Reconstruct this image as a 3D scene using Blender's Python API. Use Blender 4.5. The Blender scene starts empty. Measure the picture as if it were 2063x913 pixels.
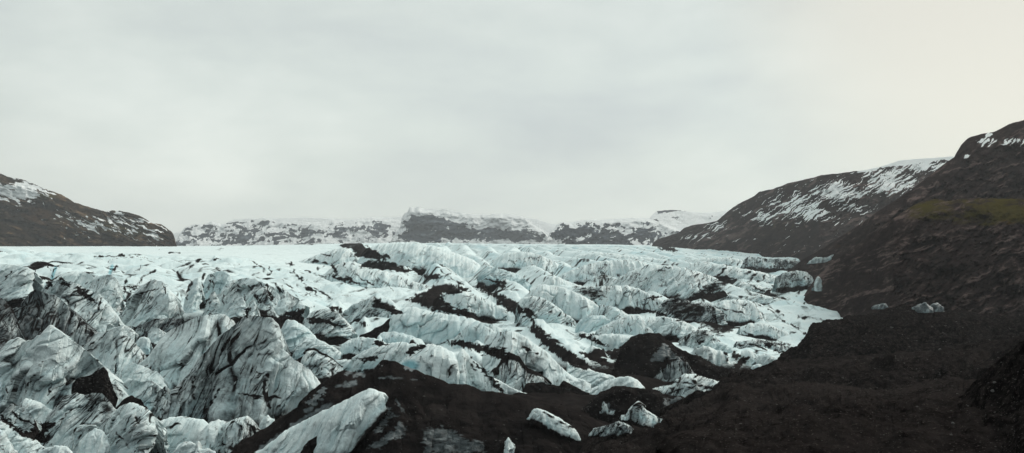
import bpy, math, random
import numpy as np
sc = bpy.context.scene
COL = sc.collection
F32 = np.float32
# ------------------------------------------------------------------ camera constants (metres, eye at the origin, looking along +Y)
FPX, CX, HY = 2212.0, 1031.5, 487.0      # focal length, centre column and horizon row on the 2063 x 913 plate
def world(px, py, d):
    return (px - CX) / FPX * d, d, (HY - py) / FPX * d
# ------------------------------------------------------------------ noise
_rng = np.random.default_rng(11)
PERM = np.concatenate([_rng.permutation(256)] * 3).astype(np.int32)
_g = _rng.normal(size=(256, 3)); GRAD = (_g / np.linalg.norm(_g, axis=1)[:, None]).astype(F32)
def perlin(x, y, z=0.0, seed=0):
    x, y, z = np.broadcast_arrays(np.asarray(x, F32), np.asarray(y, F32), np.asarray(z, F32))
    shp = x.shape
    x = x.ravel() + F32(seed * 17.31); y = y.ravel() + F32(seed * 5.77); z = z.ravel() + F32(seed * 9.13)
    xi = np.floor(x); yi = np.floor(y); zi = np.floor(z)
    fx, fy, fz = x - xi, y - yi, z - zi
    X, Y, Z = xi.astype(np.int32) & 255, yi.astype(np.int32) & 255, zi.astype(np.int32) & 255
    fade = lambda t: t * t * t * (t * (t * 6 - 15) + 10)
    u, v, w = fade(fx), fade(fy), fade(fz)
    def dot(dx, dy, dz):
        h = PERM[PERM[PERM[X + dx] + Y + dy] + Z + dz]
        g = GRAD[h]
        return g[:, 0] * (fx - dx) + g[:, 1] * (fy - dy) + g[:, 2] * (fz - dz)
    a = dot(0, 0, 0); a += u * (dot(1, 0, 0) - a)
    b = dot(0, 1, 0); b += u * (dot(1, 1, 0) - b)
    a += v * (b - a)
    c = dot(0, 0, 1); c += u * (dot(1, 0, 1) - c)
    e = dot(0, 1, 1); e += u * (dot(1, 1, 1) - e)
    c += v * (e - c)
    return ((a + w * (c - a)) * F32(1.5)).reshape(shp)
def fbm(x, y, z=0.0, seed=0, octv=4, gain=0.5):
    s = 0; a = 1.0; t = 0
    for k in range(octv):
        f = 2.03 ** k
        s = s + a * perlin(np.asarray(x) * f, np.asarray(y) * f, np.asarray(z) * f, seed + k * 3)
        t += a; a *= gain
    return s / t * 1.25
def sstep(a, b, x):
    t = np.clip((x - a) / (b - a), 0, 1)
    return t * t * (3 - 2 * t)
# ------------------------------------------------------------------ plate regions (origin x, origin y, scale) used when reading outlines
REG = {'1': (0, 320, 3.2615), '2': (500, 380, 3.2615), '3': (1000, 380, 3.2615), '4': (1500, 220, 2.0746),
       '5': (0, 560, 2.5865), '6': (500, 560, 2.5865), '7': (1000, 560, 2.5865), '8': (1500, 560, 2.5861),
       'a': (0, 480, 5.706), 'b': (340, 480, 5.706), 'c': (1400, 470, 5.371), 'd': (1400, 600, 5.707),
       'e': (0, 740, 5.277), 'f': (280, 740, 5.277), 'g': (740, 700, 4.126), 'h': (1780, 240, 3.806), '0': (0, 0, 1)}
def tr(reg, pts):
    ox, oy, s = REG[reg]
    return [(ox + p[0] / s, oy + p[1] / s) for p in pts]
# ------------------------------------------------------------------ materials
def new_mat(name):
    m = bpy.data.materials.new(name); m.use_nodes = True
    nt = m.node_tree; nt.nodes.clear()
    out = nt.nodes.new('ShaderNodeOutputMaterial')
    b = nt.nodes.new('ShaderNodeBsdfPrincipled'); nt.links.new(b.outputs[0], out.inputs[0])
    return m, nt, b
class NB:
    def __init__(s, nt): s.nt = nt
    def n(s, t, **kw):
        o = s.nt.nodes.new(t)
        for k, v in kw.items(): setattr(o, k, v)
        return o
    def l(s, a, b): s.nt.links.new(a, b)
    def attr(s, name): return s.n('ShaderNodeAttribute', attribute_name=name).outputs['Fac']
    def noise(s, scale, detail=5, rough=0.55, vec=None, dist=0.0):
        o = s.n('ShaderNodeTexNoise'); o.inputs['Scale'].default_value = scale
        o.inputs['Detail'].default_value = detail; o.inputs['Roughness'].default_value = rough
        o.inputs['Distortion'].default_value = dist
        if vec is None: vec = s.n('ShaderNodeTexCoord').outputs['Object']
        s.l(vec, o.inputs['Vector']); return o.outputs['Fac']
    def math(s, op, a, b=None, clamp=False):
        o = s.n('ShaderNodeMath', operation=op, use_clamp=clamp)
        for i, v in enumerate((a, b)):
            if v is None: continue
            if isinstance(v, (int, float)): o.inputs[i].default_value = v
            else: s.l(v, o.inputs[i])
        return o.outputs[0]
    def ramp(s, fac, stops, interp='LINEAR'):
        o = s.n('ShaderNodeValToRGB'); cr = o.color_ramp; cr.interpolation = interp
        while len(cr.elements) < len(stops): cr.elements.new(0.5)
        for e, (p, c) in zip(cr.elements, stops):
            e.position = p; e.color = (*c, 1) if len(c) == 3 else c
        s.l(fac, o.inputs[0]); return o.outputs[0]
    def mix(s, fac, a, b, mode='MIX'):
        o = s.n('ShaderNodeMix', data_type='RGBA', blend_type=mode)
        if isinstance(fac, (int, float)): o.inputs[0].default_value = fac
        else: s.l(fac, o.inputs[0])
        for v, i in ((a, 6), (b, 7)):
            if isinstance(v, tuple): o.inputs[i].default_value = (*v, 1)
            else: s.l(v, o.inputs[i])
        return o.outputs[2]
    def bump(s, h, strength, dist, nrm=None):
        o = s.n('ShaderNodeBump'); o.inputs['Strength'].default_value = strength; o.inputs['Distance'].default_value = dist
        s.l(h, o.inputs['Height'])
        if nrm is not None: s.l(nrm, o.inputs['Normal'])
        return o.outputs[0]
def scaled(nb, vec3):
    m = nb.n('ShaderNodeMapping'); m.inputs['Scale'].default_value = vec3
    nb.l(nb.n('ShaderNodeTexCoord').outputs['Object'], m.inputs['Vector']); return m.outputs[0]

def ice_material():
    m, nt, b = new_mat('ash_streaked_glacier_ice'); nb = NB(nt)
    ash, blue, grime_shade = nb.attr('ash'), nb.attr('blue'), nb.attr('grime_shade')
    n1 = nb.noise(1.1, 6, 0.65); n2 = nb.noise(0.28, 5, 0.6); n3 = nb.noise(5.5, 4, 0.6)
    white = nb.mix(n2, (0.62, 0.775, 0.80), (0.88, 0.93, 0.91))
    ice = nb.mix(blue, white, (0.24, 0.53, 0.60))
    # grit speckle on the ice; its blue-grey also paints shade on the front seracs
    g = nb.math('ADD', grime_shade, nb.math('MULTIPLY', nb.math('SUBTRACT', n1, 0.5), 0.75))
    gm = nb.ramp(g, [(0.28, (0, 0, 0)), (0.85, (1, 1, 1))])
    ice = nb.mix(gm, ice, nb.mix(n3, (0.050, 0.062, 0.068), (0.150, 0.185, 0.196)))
    e = nb.math('ADD', ash, nb.math('MULTIPLY', nb.math('SUBTRACT', n1, 0.5), 0.42))
    e = nb.math('ADD', e, nb.math('MULTIPLY', nb.math('SUBTRACT', n3, 0.5), 0.22))
    em = nb.ramp(e, [(0.24, (0, 0, 0)), (0.44, (.30, .30, .30)), (0.68, (1, 1, 1))])
    ashc = nb.mix(nb.ramp(n2, [(.3, (0, 0, 0)), (.7, (1, 1, 1))]), (0.0066, 0.0056, 0.0059), (0.0265, 0.0225, 0.0215))
    ashc = nb.mix(nb.ramp(n3, [(0.55, (0, 0, 0)), (0.8, (1, 1, 1))]), ashc, (0.030, 0.026, 0.025))
    nb.l(nb.mix(em, ice, ashc), b.inputs['Base Color'])
    r = nb.mix(em, (0.48,) * 3, (0.95,) * 3); nb.l(r, b.inputs['Roughness'])
    nb.l(nb.mix(em, (0.30,) * 3, (0.0,) * 3), b.inputs['Specular IOR Level'])
    nrm = nb.bump(nb.noise(1.6, 8, 0.7), 0.55, 0.5)
    nb.l(nrm, b.inputs['Normal'])
    return m
def moraine_material():
    m, nt, b = new_mat('black_volcanic_gravel'); nb = NB(nt)
    n1 = nb.noise(0.09, 5, 0.6); n1 = nb.math('ADD', n1, nb.attr('tone')); n2 = nb.noise(1.3, 8, 0.7); n3 = nb.noise(7.0, 3, 0.6)
    c = nb.mix(nb.ramp(n1, [(.25, (0, 0, 0)), (.85, (1, 1, 1))]), (0.0062, 0.0052, 0.0054), (0.034, 0.0280, 0.0268))
    c = nb.mix(nb.ramp(n2, [(0.47, (0, 0, 0)), (0.66, (1, 1, 1))]), c, (0.040, 0.034, 0.032)); c = nb.mix(nb.ramp(n2, [(0.30, (1, 1, 1)), (0.46, (0, 0, 0))]), c, (0.004, 0.0033, 0.0035))
    c = nb.mix(nb.ramp(n3, [(0.60, (0, 0, 0)), (0.70, (1, 1, 1))]), c, (0.085, 0.072, 0.066))
    nb.l(c, b.inputs['Base Color']); b.inputs['Roughness'].default_value = 0.97
    b.inputs['Specular IOR Level'].default_value = 0.0
    nrm = nb.bump(nb.noise(2.2, 10, 0.75), 0.9, 0.5); nrm = nb.bump(n3, 0.7, 0.12, nrm)
    nb.l(nrm, b.inputs['Normal']); return m
def hill_material(name, c0, c1, sc_, moss0=(0.040, 0.034, 0.012), moss1=(0.085, 0.068, 0.018), bump=6.0, snowc=(0.90, 0.92, 0.92)):
    m, nt, b = new_mat(name); nb = NB(nt)
    snow, moss, rust, tone = nb.attr('snow'), nb.attr('moss'), nb.attr('rust'), nb.attr('tone')
    n1 = nb.noise(0.02 * sc_, 8, 0.62); n2 = nb.noise(0.15 * sc_, 7, 0.7)
    c = nb.mix(nb.ramp(n1, [(0.3, (0, 0, 0)), (0.7, (1, 1, 1))]), c0, c1)
    c = nb.mix(nb.ramp(n2, [(0.58, (0, 0, 0)), (0.75, (1, 1, 1))]), c, tuple(v * 1.9 for v in c1))
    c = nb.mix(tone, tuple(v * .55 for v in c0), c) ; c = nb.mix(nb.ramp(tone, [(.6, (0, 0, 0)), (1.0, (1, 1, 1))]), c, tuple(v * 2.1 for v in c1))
    mm = nb.math('ADD', nb.math('ADD', moss, nb.math('MULTIPLY', nb.math('SUBTRACT', n2, 0.5), 1.1)), nb.math('MULTIPLY', nb.math('SUBTRACT', n1, 0.5), 0.5))
    c = nb.mix(nb.ramp(mm, [(0.36, (0, 0, 0)), (0.66, (1, 1, 1))]), c, nb.mix(n1, moss0, moss1))
    c = nb.mix(nb.ramp(nb.math('ADD', rust, nb.math('MULTIPLY', nb.math('SUBTRACT', n2, 0.5), 0.8)), [(0.35, (0, 0, 0)), (0.8, (1, 1, 1))]), c, (0.11, 0.055, 0.026))
    s = nb.math('ADD', snow, nb.math('MULTIPLY', nb.math('SUBTRACT', n2, 0.5), 0.35))
    sm = nb.ramp(s, [(0.44, (0, 0, 0)), (0.56, (1, 1, 1))])
    nb.l(nb.mix(sm, c, snowc), b.inputs['Base Color'])
    b.inputs['Roughness'].default_value = 0.95; b.inputs['Specular IOR Level'].default_value = 0.0
    nb.l(nb.bump(nb.noise(0.06 * sc_, 9, 0.7), 0.8, bump), b.inputs['Normal']); return m
ICE = ice_material(); GRAVEL = moraine_material()
HILLM = hill_material('dark_brown_scree', (0.034, 0.0245, 0.0245), (0.066, 0.048, 0.044), 2.0, bump=4.0)
FARM = hill_material('hazed_snowy_basalt', (0.042, 0.052, 0.066), (0.078, 0.090, 0.108), 0.5, bump=14.0)  # bluish lighter rock: part of the distance haze is put into the colour
LEFTM = hill_material('mossy_brown_rock', (0.042, 0.029, 0.020), (0.085, 0.056, 0.034), 1.0, bump=8.0)
# ------------------------------------------------------------------ mesh from a grid
def grid_mesh(name, P, mat, attrs, flip=False, smooth=True):
    nv, nu = P.shape[:2]
    me = bpy.data.meshes.new(name)
    me.vertices.add(nv * nu); me.vertices.foreach_set('co', np.ascontiguousarray(P, F32).ravel())
    i = np.arange((nv - 1) * (nu - 1)); r, c = i // (nu - 1), i % (nu - 1); a = r * nu + c
    q = np.stack([a, a + 1, a + nu + 1, a + nu], 1)
    if flip: q = q[:, ::-1]
    nf = len(q)
    me.loops.add(nf * 4); me.loops.foreach_set('vertex_index', np.ascontiguousarray(q, np.int32).ravel())
    me.polygons.add(nf); me.polygons.foreach_set('loop_start', np.arange(0, nf * 4, 4, dtype=np.int32))
    me.polygons.foreach_set('loop_total', np.full(nf, 4, np.int32))
    me.update(calc_edges=True)
    me.polygons.foreach_set('use_smooth', np.full(nf, smooth))
    for k, v in attrs.items():
        at = me.attributes.new(k, 'FLOAT', 'POINT'); at.data.foreach_set('value', np.ascontiguousarray(np.broadcast_to(v, (nv, nu)), F32).ravel())
    me.materials.append(mat)
    o = bpy.data.objects.new(name, me); COL.objects.link(o)
    return o
def tag(o, label, cat=None, group=None, kind=None):
    o['label'] = label
    if cat: o['category'] = cat
    if group: o['group'] = group
    if kind: o['kind'] = kind
    return o
# ------------------------------------------------------------------ base profile of the glacier: plate row seen at distance d, for six columns
DS = np.array([40, 90, 130, 180, 240, 300, 380, 480, 600, 800, 1100, 1500, 2200, 3200], float)
COLS = np.array([-600, 0, 400, 800, 1200, 1600, 2100, 2700], float)
ROWS = np.array([
    [1500, 1060, 915, 850, 760, 665, 555, 522, 512, 506, 502, 499, 497, 495],
    [1500, 1060, 915, 850, 760, 665, 555, 522, 512, 506, 502, 499, 497, 495],
    [1500, 1060, 930, 860, 760, 690, 600, 545, 518, 508, 503, 499, 497, 495],
    [1500, 1060, 925, 848, 765, 706, 645, 596, 562, 528, 507, 496, 491, 490],
    [1500, 1060, 925, 848, 770, 715, 655, 604, 568, 538, 516, 502, 494, 493],
    [1500, 1060, 930, 860, 790, 720, 668, 628, 598, 562, 532, 516, 508, 505],
    [1500, 1060, 950, 880, 810, 760, 715, 675, 640, 600, 560, 530, 515, 508],
    [1500, 1060, 950, 880, 810, 760, 715, 675, 640, 600, 560, 530, 515, 508]], float)
LD = np.log(DS)
DD = np.exp(np.linspace(LD[0], LD[-1], 700)); LDD = np.log(DD)
from numpy import interp
_TAB = np.stack([interp(LDD, LD, r) for r in ROWS])
_k = np.ones(25) / 25
_TAB = np.stack([np.convolve(np.pad(r, 12, mode='edge'), _k, 'valid') for r in _TAB])
def base_row(px, d):
    px = np.asarray(px, float); ld = np.log(np.clip(d, DS[0], DS[-1]))
    ci = np.clip(np.searchsorted(COLS, px) - 1, 0, len(COLS) - 2)
    t = np.clip((px - COLS[ci]) / (COLS[ci + 1] - COLS[ci]), 0, 1); t = t * t * (3 - 2 * t)
    fi = (ld - LDD[0]) / (LDD[1] - LDD[0]); i0 = np.clip(fi.astype(int), 0, len(LDD) - 2); ft = fi - i0
    lo = _TAB[ci, i0] * (1 - ft) + _TAB[ci, i0 + 1] * ft
    hi = _TAB[ci + 1, i0] * (1 - ft) + _TAB[ci + 1, i0 + 1] * ft
    return lo * (1 - t) + hi * t
def base_dist(px, py):
    r = base_row(np.full(len(DD), px), DD)
    return float(np.interp(-py, -r, DD))
# ------------------------------------------------------------------ volcanic ash traced on the ice: (weight, softness px, region, points) strokes and areas
ASH_STROKES = []; ASH_AREAS = []
def stroke(reg, w, *lines, v=1.0):
    for l in lines: ASH_STROKES.append((np.array(tr(reg, l)), w, v))
def area(reg, *polys, v=1.0, soft=3.0):
    for p in polys: ASH_AREAS.append((np.array(tr(reg, p)), soft, v))
def seg_dist(px, py, pts):
    d = np.full(px.shape, 1e9, F32)
    for (x0, y0), (x1, y1) in zip(pts[:-1], pts[1:]):
        dx, dy = x1 - x0, y1 - y0; L = dx * dx + dy * dy + 1e-9
        t = np.clip(((px - x0) * dx + (py - y0) * dy) / L, 0, 1)
        np.minimum(d, np.hypot(px - x0 - t * dx, py - y0 - t * dy), out=d)
    return d
def inside(px, py, poly):
    c = np.zeros(px.shape, bool); n = len(poly)
    for i in range(n):
        x0, y0 = poly[i]; x1, y1 = poly[(i + 1) % n]
        if y0 == y1: continue
        m = (y0 > py) != (y1 > py)
        c ^= m & (px < (x1 - x0) * (py - y0) / (y1 - y0) + x0)
    return c
def traced_ash(px, py, ash, height=False):
    """lay the traced ash (v>0) or bare ice (v<0) over the field; edges wander with noise"""
    sh = px.shape; px = px.ravel(); py = py.ravel(); ash = ash.ravel().copy()
    wx = px + 4.5 * perlin(px / 11, py / 8, 3.1, 5) + 2 * perlin(px / 4, py / 4, 1.1, 8)
    wy = py + 3.5 * perlin(px / 11, py / 8, 7.7, 6) + 1.5 * perlin(px / 4, py / 4, 4.2, 9)
    for kind, items in (('a', [q for q in ASH_AREAS if q[2] > .9 and q[1] < 4] if height else ASH_AREAS), ('s', [] if height else ASH_STROKES)):
        for pts, w, v in items:
            pad = 14 + (w if kind == 's' else w * 2)
            lo = pts.min(0) - pad; hi = pts.max(0) + pad
            idx = np.nonzero((px > lo[0]) & (px < hi[0]) & (py > lo[1]) & (py < hi[1]))[0]
            if not len(idx): continue
            x, y = wx[idx], wy[idx]
            if kind == 's':
                k = np.clip(1.15 - seg_dist(x, y, pts) / (w * 1.15), 0, 1) * (.72 + .75 * perlin(px[idx] / 13, py[idx] / 9, 2.2, 15))
            else:
                dd = seg_dist(x, y, np.vstack([pts, pts[:1]])); s = np.where(inside(x, y, pts), dd, -dd)
                k = sstep(-w * .8, w * .8, s + (3.5 + w) * fbm(px[idx] / 9, py[idx] / 5, 5.5, 21, 4, .65) + 2.5 * perlin(px[idx] / 2.6, py[idx] / 2.0, .5, 22))
                k = np.clip(k * (.92 + .75 * fbm(px[idx] / 16 + py[idx] / 14, py[idx] / 5, 1.5, 24, 4, .65)), 0, 1)
            if v > 0: ash[idx] = np.maximum(ash[idx], k * v)
            else: ash[idx] = ash[idx] * (1 + k * v)
    return ash.reshape(sh)
#--ASH--
# medial moraine coming down the middle
area('2', [(610, 378), (650, 325), (690, 345), (760, 372), (830, 405), (880, 425), (940, 458), (890, 470), (820, 462), (700, 440), (695, 405)],
     [(520, 344), (558, 325), (606, 350), (570, 356)],
     [(735, 510), (800, 470), (880, 470), (960, 492), (1060, 530), (1160, 570), (1250, 558), (1265, 566), (1235, 600), (1180, 590), (1080, 550), (1000, 552), (900, 528), (800, 530)],
     [(1030, 735), (1100, 700), (1180, 670), (1260, 630), (1330, 625), (1400, 650), (1460, 670), (1380, 690), (1290, 690), (1230, 715), (1150, 740)],
     [(1140, 750), (1190, 715), (1260, 735), (1350, 790), (1440, 800), (1540, 850), (1480, 850), (1350, 825), (1250, 800), (1150, 780)],
     [(240, 850), (320, 800), (420, 775), (390, 800), (330, 845)], [(560, 565), (650, 580), (740, 630), (690, 625), (620, 605)])
stroke('2', 3, [(420, 478), (480, 478), (520, 490)], [(240, 480), (275, 510), (300, 510)], [(640, 590), (720, 625), (780, 655)], [(80, 510), (130, 560), (150, 560)])
stroke('2', 2.2, [(300, 540), (330, 580), (380, 600)], [(440, 560), (520, 580)], [(460, 520), (500, 512)], [(100, 640), (120, 700), (180, 760)], [(170, 620), (220, 680), (240, 710)],
       [(320, 640), (400, 655), (440, 680)], [(550, 500), (580, 560), (640, 590)], [(700, 560), (760, 600), (840, 650)], [(850, 590), (900, 620), (960, 670)], [(1060, 470), (1140, 520), (1180, 560)], [(1270, 540), (1330, 590), (1420, 640)],
       [(380, 360), (440, 368)], [(480, 430), (540, 440)], [(0, 470), (60, 500)], [(520, 685), (560, 695)], [(0, 640), (40, 700), (60, 740)])
area('2', [(1500, 640), (1560, 690), (1640, 740), (1696, 770), (1696, 700), (1600, 690), (1560, 640)], [(1560, 590), (1640, 640), (1696, 650), (1696, 620), (1640, 600)])
# right ice field: ash lying on ridge flanks
area('3', [(490, 655), (560, 640), (640, 650), (720, 690), (690, 735), (640, 735), (560, 700)], v=0.7, soft=8)
area('3', [(1095, 750), (1180, 715), (1290, 745), (1400, 755), (1390, 790), (1340, 850), (1250, 870), (1150, 850), (1140, 790)], v=0.75, soft=9)
area('3', [(1275, 700), (1440, 600), (1510, 585), (1610, 600), (1530, 620), (1480, 690), (1430, 700), (1380, 690)], v=0.72, soft=9)
area('3', [(960, 735), (1030, 698), (1060, 705), (1110, 715), (1020, 725)], [(600, 604), (630, 598), (650, 610)], [(1080, 355), (1110, 358), (1180, 385), (1200, 410), (1120, 405), (1060, 385)])
area('c', [(0, 650), (120, 560), (260, 480), (360, 478), (470, 505), (380, 540), (260, 570), (160, 660), (60, 665)], v=0.75, soft=5)
stroke('c', 3.0, [(250, 470), (340, 350)], [(580, 520), (680, 410)], [(690, 530), (760, 450)], [(380, 345), (410, 300)], [(600, 560), (760, 640), (900, 690), (1040, 715)],
       [(0, 470), (60, 430)], [(440, 350), (490, 300)], [(1000, 640), (1050, 590)], [(1100, 680), (1150, 610)], [(1180, 750), (1270, 670)], [(540, 450), (590, 410)])
stroke('c', 4.0, [(480, 680), (560, 690)], [(470, 765), (550, 775)], [(880, 850), (950, 890)], [(370, 630), (430, 610)])
area('c', [(830, 380), (880, 320), (960, 290), (1080, 290), (1210, 310), (1260, 350), (1100, 380), (960, 380)], v=0.62, soft=7)
area('c', [(700, 410), (760, 390), (860, 395), (840, 430), (780, 440)], [(900, 470), (1000, 440), (1120, 470), (1240, 540), (1260, 590), (1120, 560), (980, 510)], v=0.6, soft=6)
area('d', [(0, 75), (60, 60), (140, 70), (210, 80), (170, 130), (100, 220), (0, 260)], v=0.7, soft=6)
area('d', [(60, 350), (110, 300), (200, 310), (280, 310), (330, 330), (390, 320), (450, 355), (380, 400), (300, 440), (240, 430), (180, 370), (120, 355)], [(0, 380), (120, 385), (170, 430), (120, 480), (60, 540), (0, 500)], v=0.72, soft=6)
area('d', [(780, 490), (860, 490), (960, 510), (1100, 530), (1170, 560), (1060, 545), (960, 560), (900, 560), (880, 590), (1000, 600), (1100, 640), (1060, 660), (940, 620), (850, 590), (800, 550)], v=0.8, soft=5)
area('d', [(420, 620), (450, 605), (500, 650), (515, 690), (470, 720), (430, 700)], [(450, 800), (500, 710), (570, 672), (630, 668), (630, 700), (570, 760), (500, 815)], [(330, 610), (370, 640), (400, 680), (380, 760), (350, 690)], [(0, 640), (100, 690), (200, 770), (330, 810), (480, 830), (700, 850), (700, 913), (0, 913)])
stroke('d', 3.0, [(440, 60), (500, 70), (580, 85)], [(930, 165), (1000, 195)], [(1190, 225), (1290, 235), (1380, 225), (1470, 262)], [(1020, 355), (1080, 380), (1150, 408)], [(550, 380), (640, 430), (760, 465)], [(460, 540), (560, 555)], [(640, 530), (740, 560), (830, 605)])
stroke('d', 1.8, [(220, 90), (330, 130), (480, 160), (620, 190)], [(320, 150), (370, 240)], [(660, 40), (740, 160), (790, 210)], [(700, 50), (900, 160), (1010, 260), (1160, 350), (1290, 420)], [(680, 280), (790, 220)], [(205, 100), (205, 200)], [(470, 80), (500, 20)])
# left rim crevasses
stroke('a', 3.0, [(1385, 880), (1410, 740), (1440, 560), (1450, 480), (1490, 425)], [(1430, 690), (1500, 580), (1570, 540), (1640, 450), (1780, 370)], [(1130, 850), (1160, 690)], [(590, 480), (600, 420), (640, 340)], [(1280, 400), (1340, 325)])
stroke('a', 1.8, [(0, 550), (60, 460), (130, 380)], [(390, 570), (410, 420), (385, 340)], [(1700, 560), (1730, 470)], [(1680, 800), (1720, 670)], [(1540, 540), (1580, 760)], [(1020, 840), (1000, 913)], [(1060, 390), (1080, 440)], [(560, 320), (570, 380)], [(1080, 215), (1430, 200)], [(1610, 360), (1620, 320)],
       [(1900, 640), (1880, 520)], [(2000, 760), (2050, 640)], [(1440, 720), (1600, 650), (1800, 590)])
area('a', [(640, 495), (695, 452), (760, 505), (830, 560), (760, 550), (700, 510)], [(540, 515), (580, 490), (625, 515), (570, 580), (530, 570)], [(870, 590), (895, 550), (960, 600), (1100, 720), (1080, 740), (980, 680), (900, 640)], soft=2)
stroke('b', 3.2, [(210, 690), (240, 560), (260, 480)], [(130, 780), (150, 660)], [(380, 620), (385, 500), (410, 410)], [(460, 590), (490, 420)], [(510, 590), (515, 430)], [(560, 340), (620, 345)], [(1390, 330), (1410, 280)], [(1050, 320), (1130, 410)], [(1230, 520), (1280, 640), (1320, 660)], [(1120, 540), (1200, 700)], [(1490, 545), (1560, 565), (1640, 610)], [(1650, 270), (1800, 275)], [(1710, 355), (1780, 325)], [(230, 350), (290, 295), (370, 245)])
stroke('b', 2.0, [(740, 500), (830, 570)], [(870, 640), (890, 760)], [(980, 620), (1070, 760)], [(1310, 540), (1330, 640)], [(1300, 480), (1420, 570)], [(1480, 450), (1600, 560), (1750, 690)], [(1640, 560), (1780, 640), (1880, 720)], [(1380, 370), (1470, 430)], [(1020, 490), (1080, 540)], [(1400, 445), (1470, 440)], [(540, 135), (630, 122)], [(0, 165), (120, 160)], [(620, 760), (660, 560)], [(700, 700), (780, 590)], [(1830, 630), (1880, 645)], [(1420, 640), (1500, 700)],
       [(1560, 380), (1640, 390)], [(1870, 290), (1950, 400)], [(2010, 290), (2050, 400)], [(1150, 330), (1170, 380)])
area('b', [(1840, 400), (1920, 430), (2054, 440), (2054, 520), (1960, 480), (1880, 450)], [(870, 870), (900, 790), (940, 800), (910, 913), (870, 913)], [(1280, 890), (1400, 850), (1560, 790), (1650, 785), (1600, 830), (1450, 870), (1380, 913), (1260, 913)], [(520, 242), (590, 240), (560, 248)])
#--PIECES--
PIECES = []
def P(reg, name, label, crest, bot, **k): PIECES.append((reg, name, label, crest, bot, k))
SER, RID, MND, BLK = 'serac', 'ice_ridge', 'ash_mound', 'ice_block'
# --- left rim and seracs behind
P('5', SER, 'broad pale ice buttress under the flat plateau at the far left edge', [(-160, -40), (-60, -70), (40, -72), (120, -60), (170, -40), (185, 10)], 130, ash=.22, q=.7)
P('a', SER, 'pale sloping ice face between the two narrow blue crevasses of the plateau rim', [(640, 520), (680, 440), (760, 400), (860, 380), (1000, 395), (1120, 430), (1230, 420), (1300, 440), (1330, 520)], 640, ash=.22, q=.6)
P('5', SER, 'streaked ice slope with small black cap right of the dark dirty serac', [(215, 60), (260, 20), (320, 5), (400, 30), (440, 55), (520, 85), (580, 150), (610, 195), (628, 230)], 300, ash=.42, q=.75)
P('a', SER, 'pale ice shoulder dropping steeply to the long black crevasse', [(1040, 520), (1120, 470), (1230, 425), (1290, 430), (1340, 470), (1380, 560), (1400, 700), (1390, 840)], 900, ash=.35, q=.8)
P('5', SER, 'large round fan-shaped ice face crossed by curved grey bands', [(640, 235), (655, 150), (690, 90), (740, 40), (800, 8), (850, 22), (900, 90), (930, 150), (948, 205)], 275, ash=.36, q=.75, band=1)
P('b', SER, 'narrow pale ice rib beside the deep blue slot in the rim', [(215, 760), (240, 600), (270, 500), (300, 460), (340, 455), (370, 540), (385, 640)], 800, ash=.15, q=.8)
P('b', SER, 'ribbed ice wall right of the deep blue slot', [(400, 640), (420, 480), (450, 420), (500, 400), (560, 385), (640, 380), (700, 430), (740, 520)], 760, ash=.25, q=1.0, blue=.2)
P('b', SER, 'fluted pale ice bluff with gully streaks below the plateau', [(600, 640), (650, 540), (720, 490), (800, 470), (900, 455), (1000, 470), (1100, 520), (1200, 560), (1260, 640), (1300, 720)], 860, ash=.38, q=.85, flute=1.5)
P('b', SER, 'low hummocky ice step with dark hollows below the fluted bluff', [(1040, 760), (1100, 640), (1180, 580), (1260, 560), (1340, 600), (1420, 660), (1500, 700), (1560, 770)], 880, ash=.45, q=.8, bil=1.4)
P('b', SER, 'slanted grooved ice blade with yellowish edge among the rim seracs', [(400, 880), (440, 740), (480, 640), (520, 605), (545, 650), (570, 740), (600, 860)], 913, ash=.35, q=1.0, flute=1.5)
P('b', SER, 'tall pointed pale ice prow with dark gully at its left', [(600, 880), (630, 740), (680, 640), (720, 600), (790, 610), (850, 680), (880, 760), (870, 880)], 930, ash=.2, q=1.0)
P('b', SER, 'small pointed ice tooth with black flank beside the pale prow', [(760, 910), (820, 830), (900, 770), (960, 700), (985, 710), (1000, 780), (1040, 870)], 940, ash=.4, q=1.1)
P('5', SER, 'dirt-blackened ice wall at the left edge under the plateau', [(-120, 60), (-40, 80), (20, 115), (60, 160), (85, 220), (98, 310)], 420, ash=.8, q=.8)
P('5', SER, 'big peaked serac coated in dark grey dirt', [(105, 190), (125, 120), (155, 75), (185, 55), (235, 75), (290, 92), (340, 130), (400, 190), (450, 245), (475, 300)], 345, ash=.74, q=.8, flute=1.3)
P('5', SER, 'small pale ice wedge in front of the dirt-coated peak', [(80, 275), (100, 225), (135, 193), (180, 215), (220, 260), (250, 310)], 350, ash=.35, q=1)
P('5', SER, 'dark-bottomed hollow of ash and ice between fan-shaped face and rounded dome', [(560, 260), (640, 250), (720, 255), (800, 215), (870, 210), (950, 212)], 330, ash=.7, q=.9)
P('5', BLK, 'cluster-topped small pale ice block above the grooved middle ridge', [(590, 262), (640, 243), (685, 262), (705, 285), (700, 310)], 330, ash=.3, q=.7)
P('5', BLK, 'small clean ice cube below the cluster-topped block', [(715, 330), (735, 305), (770, 310), (785, 335), (770, 362)], 375, ash=.1, q=.6, blue=.15)
P('5', SER, 'pale three-sided ice wedge beside the black hollow left of the dome', [(760, 330), (790, 255), (830, 265), (865, 285), (840, 330)], 350, ash=.2, q=1)
P('5', SER, 'grooved ice ridge with black gullies behind the tall pale fin', [(440, 350), (500, 292), (550, 280), (600, 262), (650, 290), (700, 335), (735, 375), (770, 425), (797, 490)], 540, ash=.42, q=.8, flute=1.7)
P('5', SER, 'broad rounded ice dome with fine grooves left of the massive dirty serac', [(775, 450), (800, 370), (850, 305), (900, 268), (960, 232), (1030, 203), (1100, 193), (1160, 188), (1215, 225), (1240, 290)], 610, ash=.35, q=.7, flute=1.2)
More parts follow.
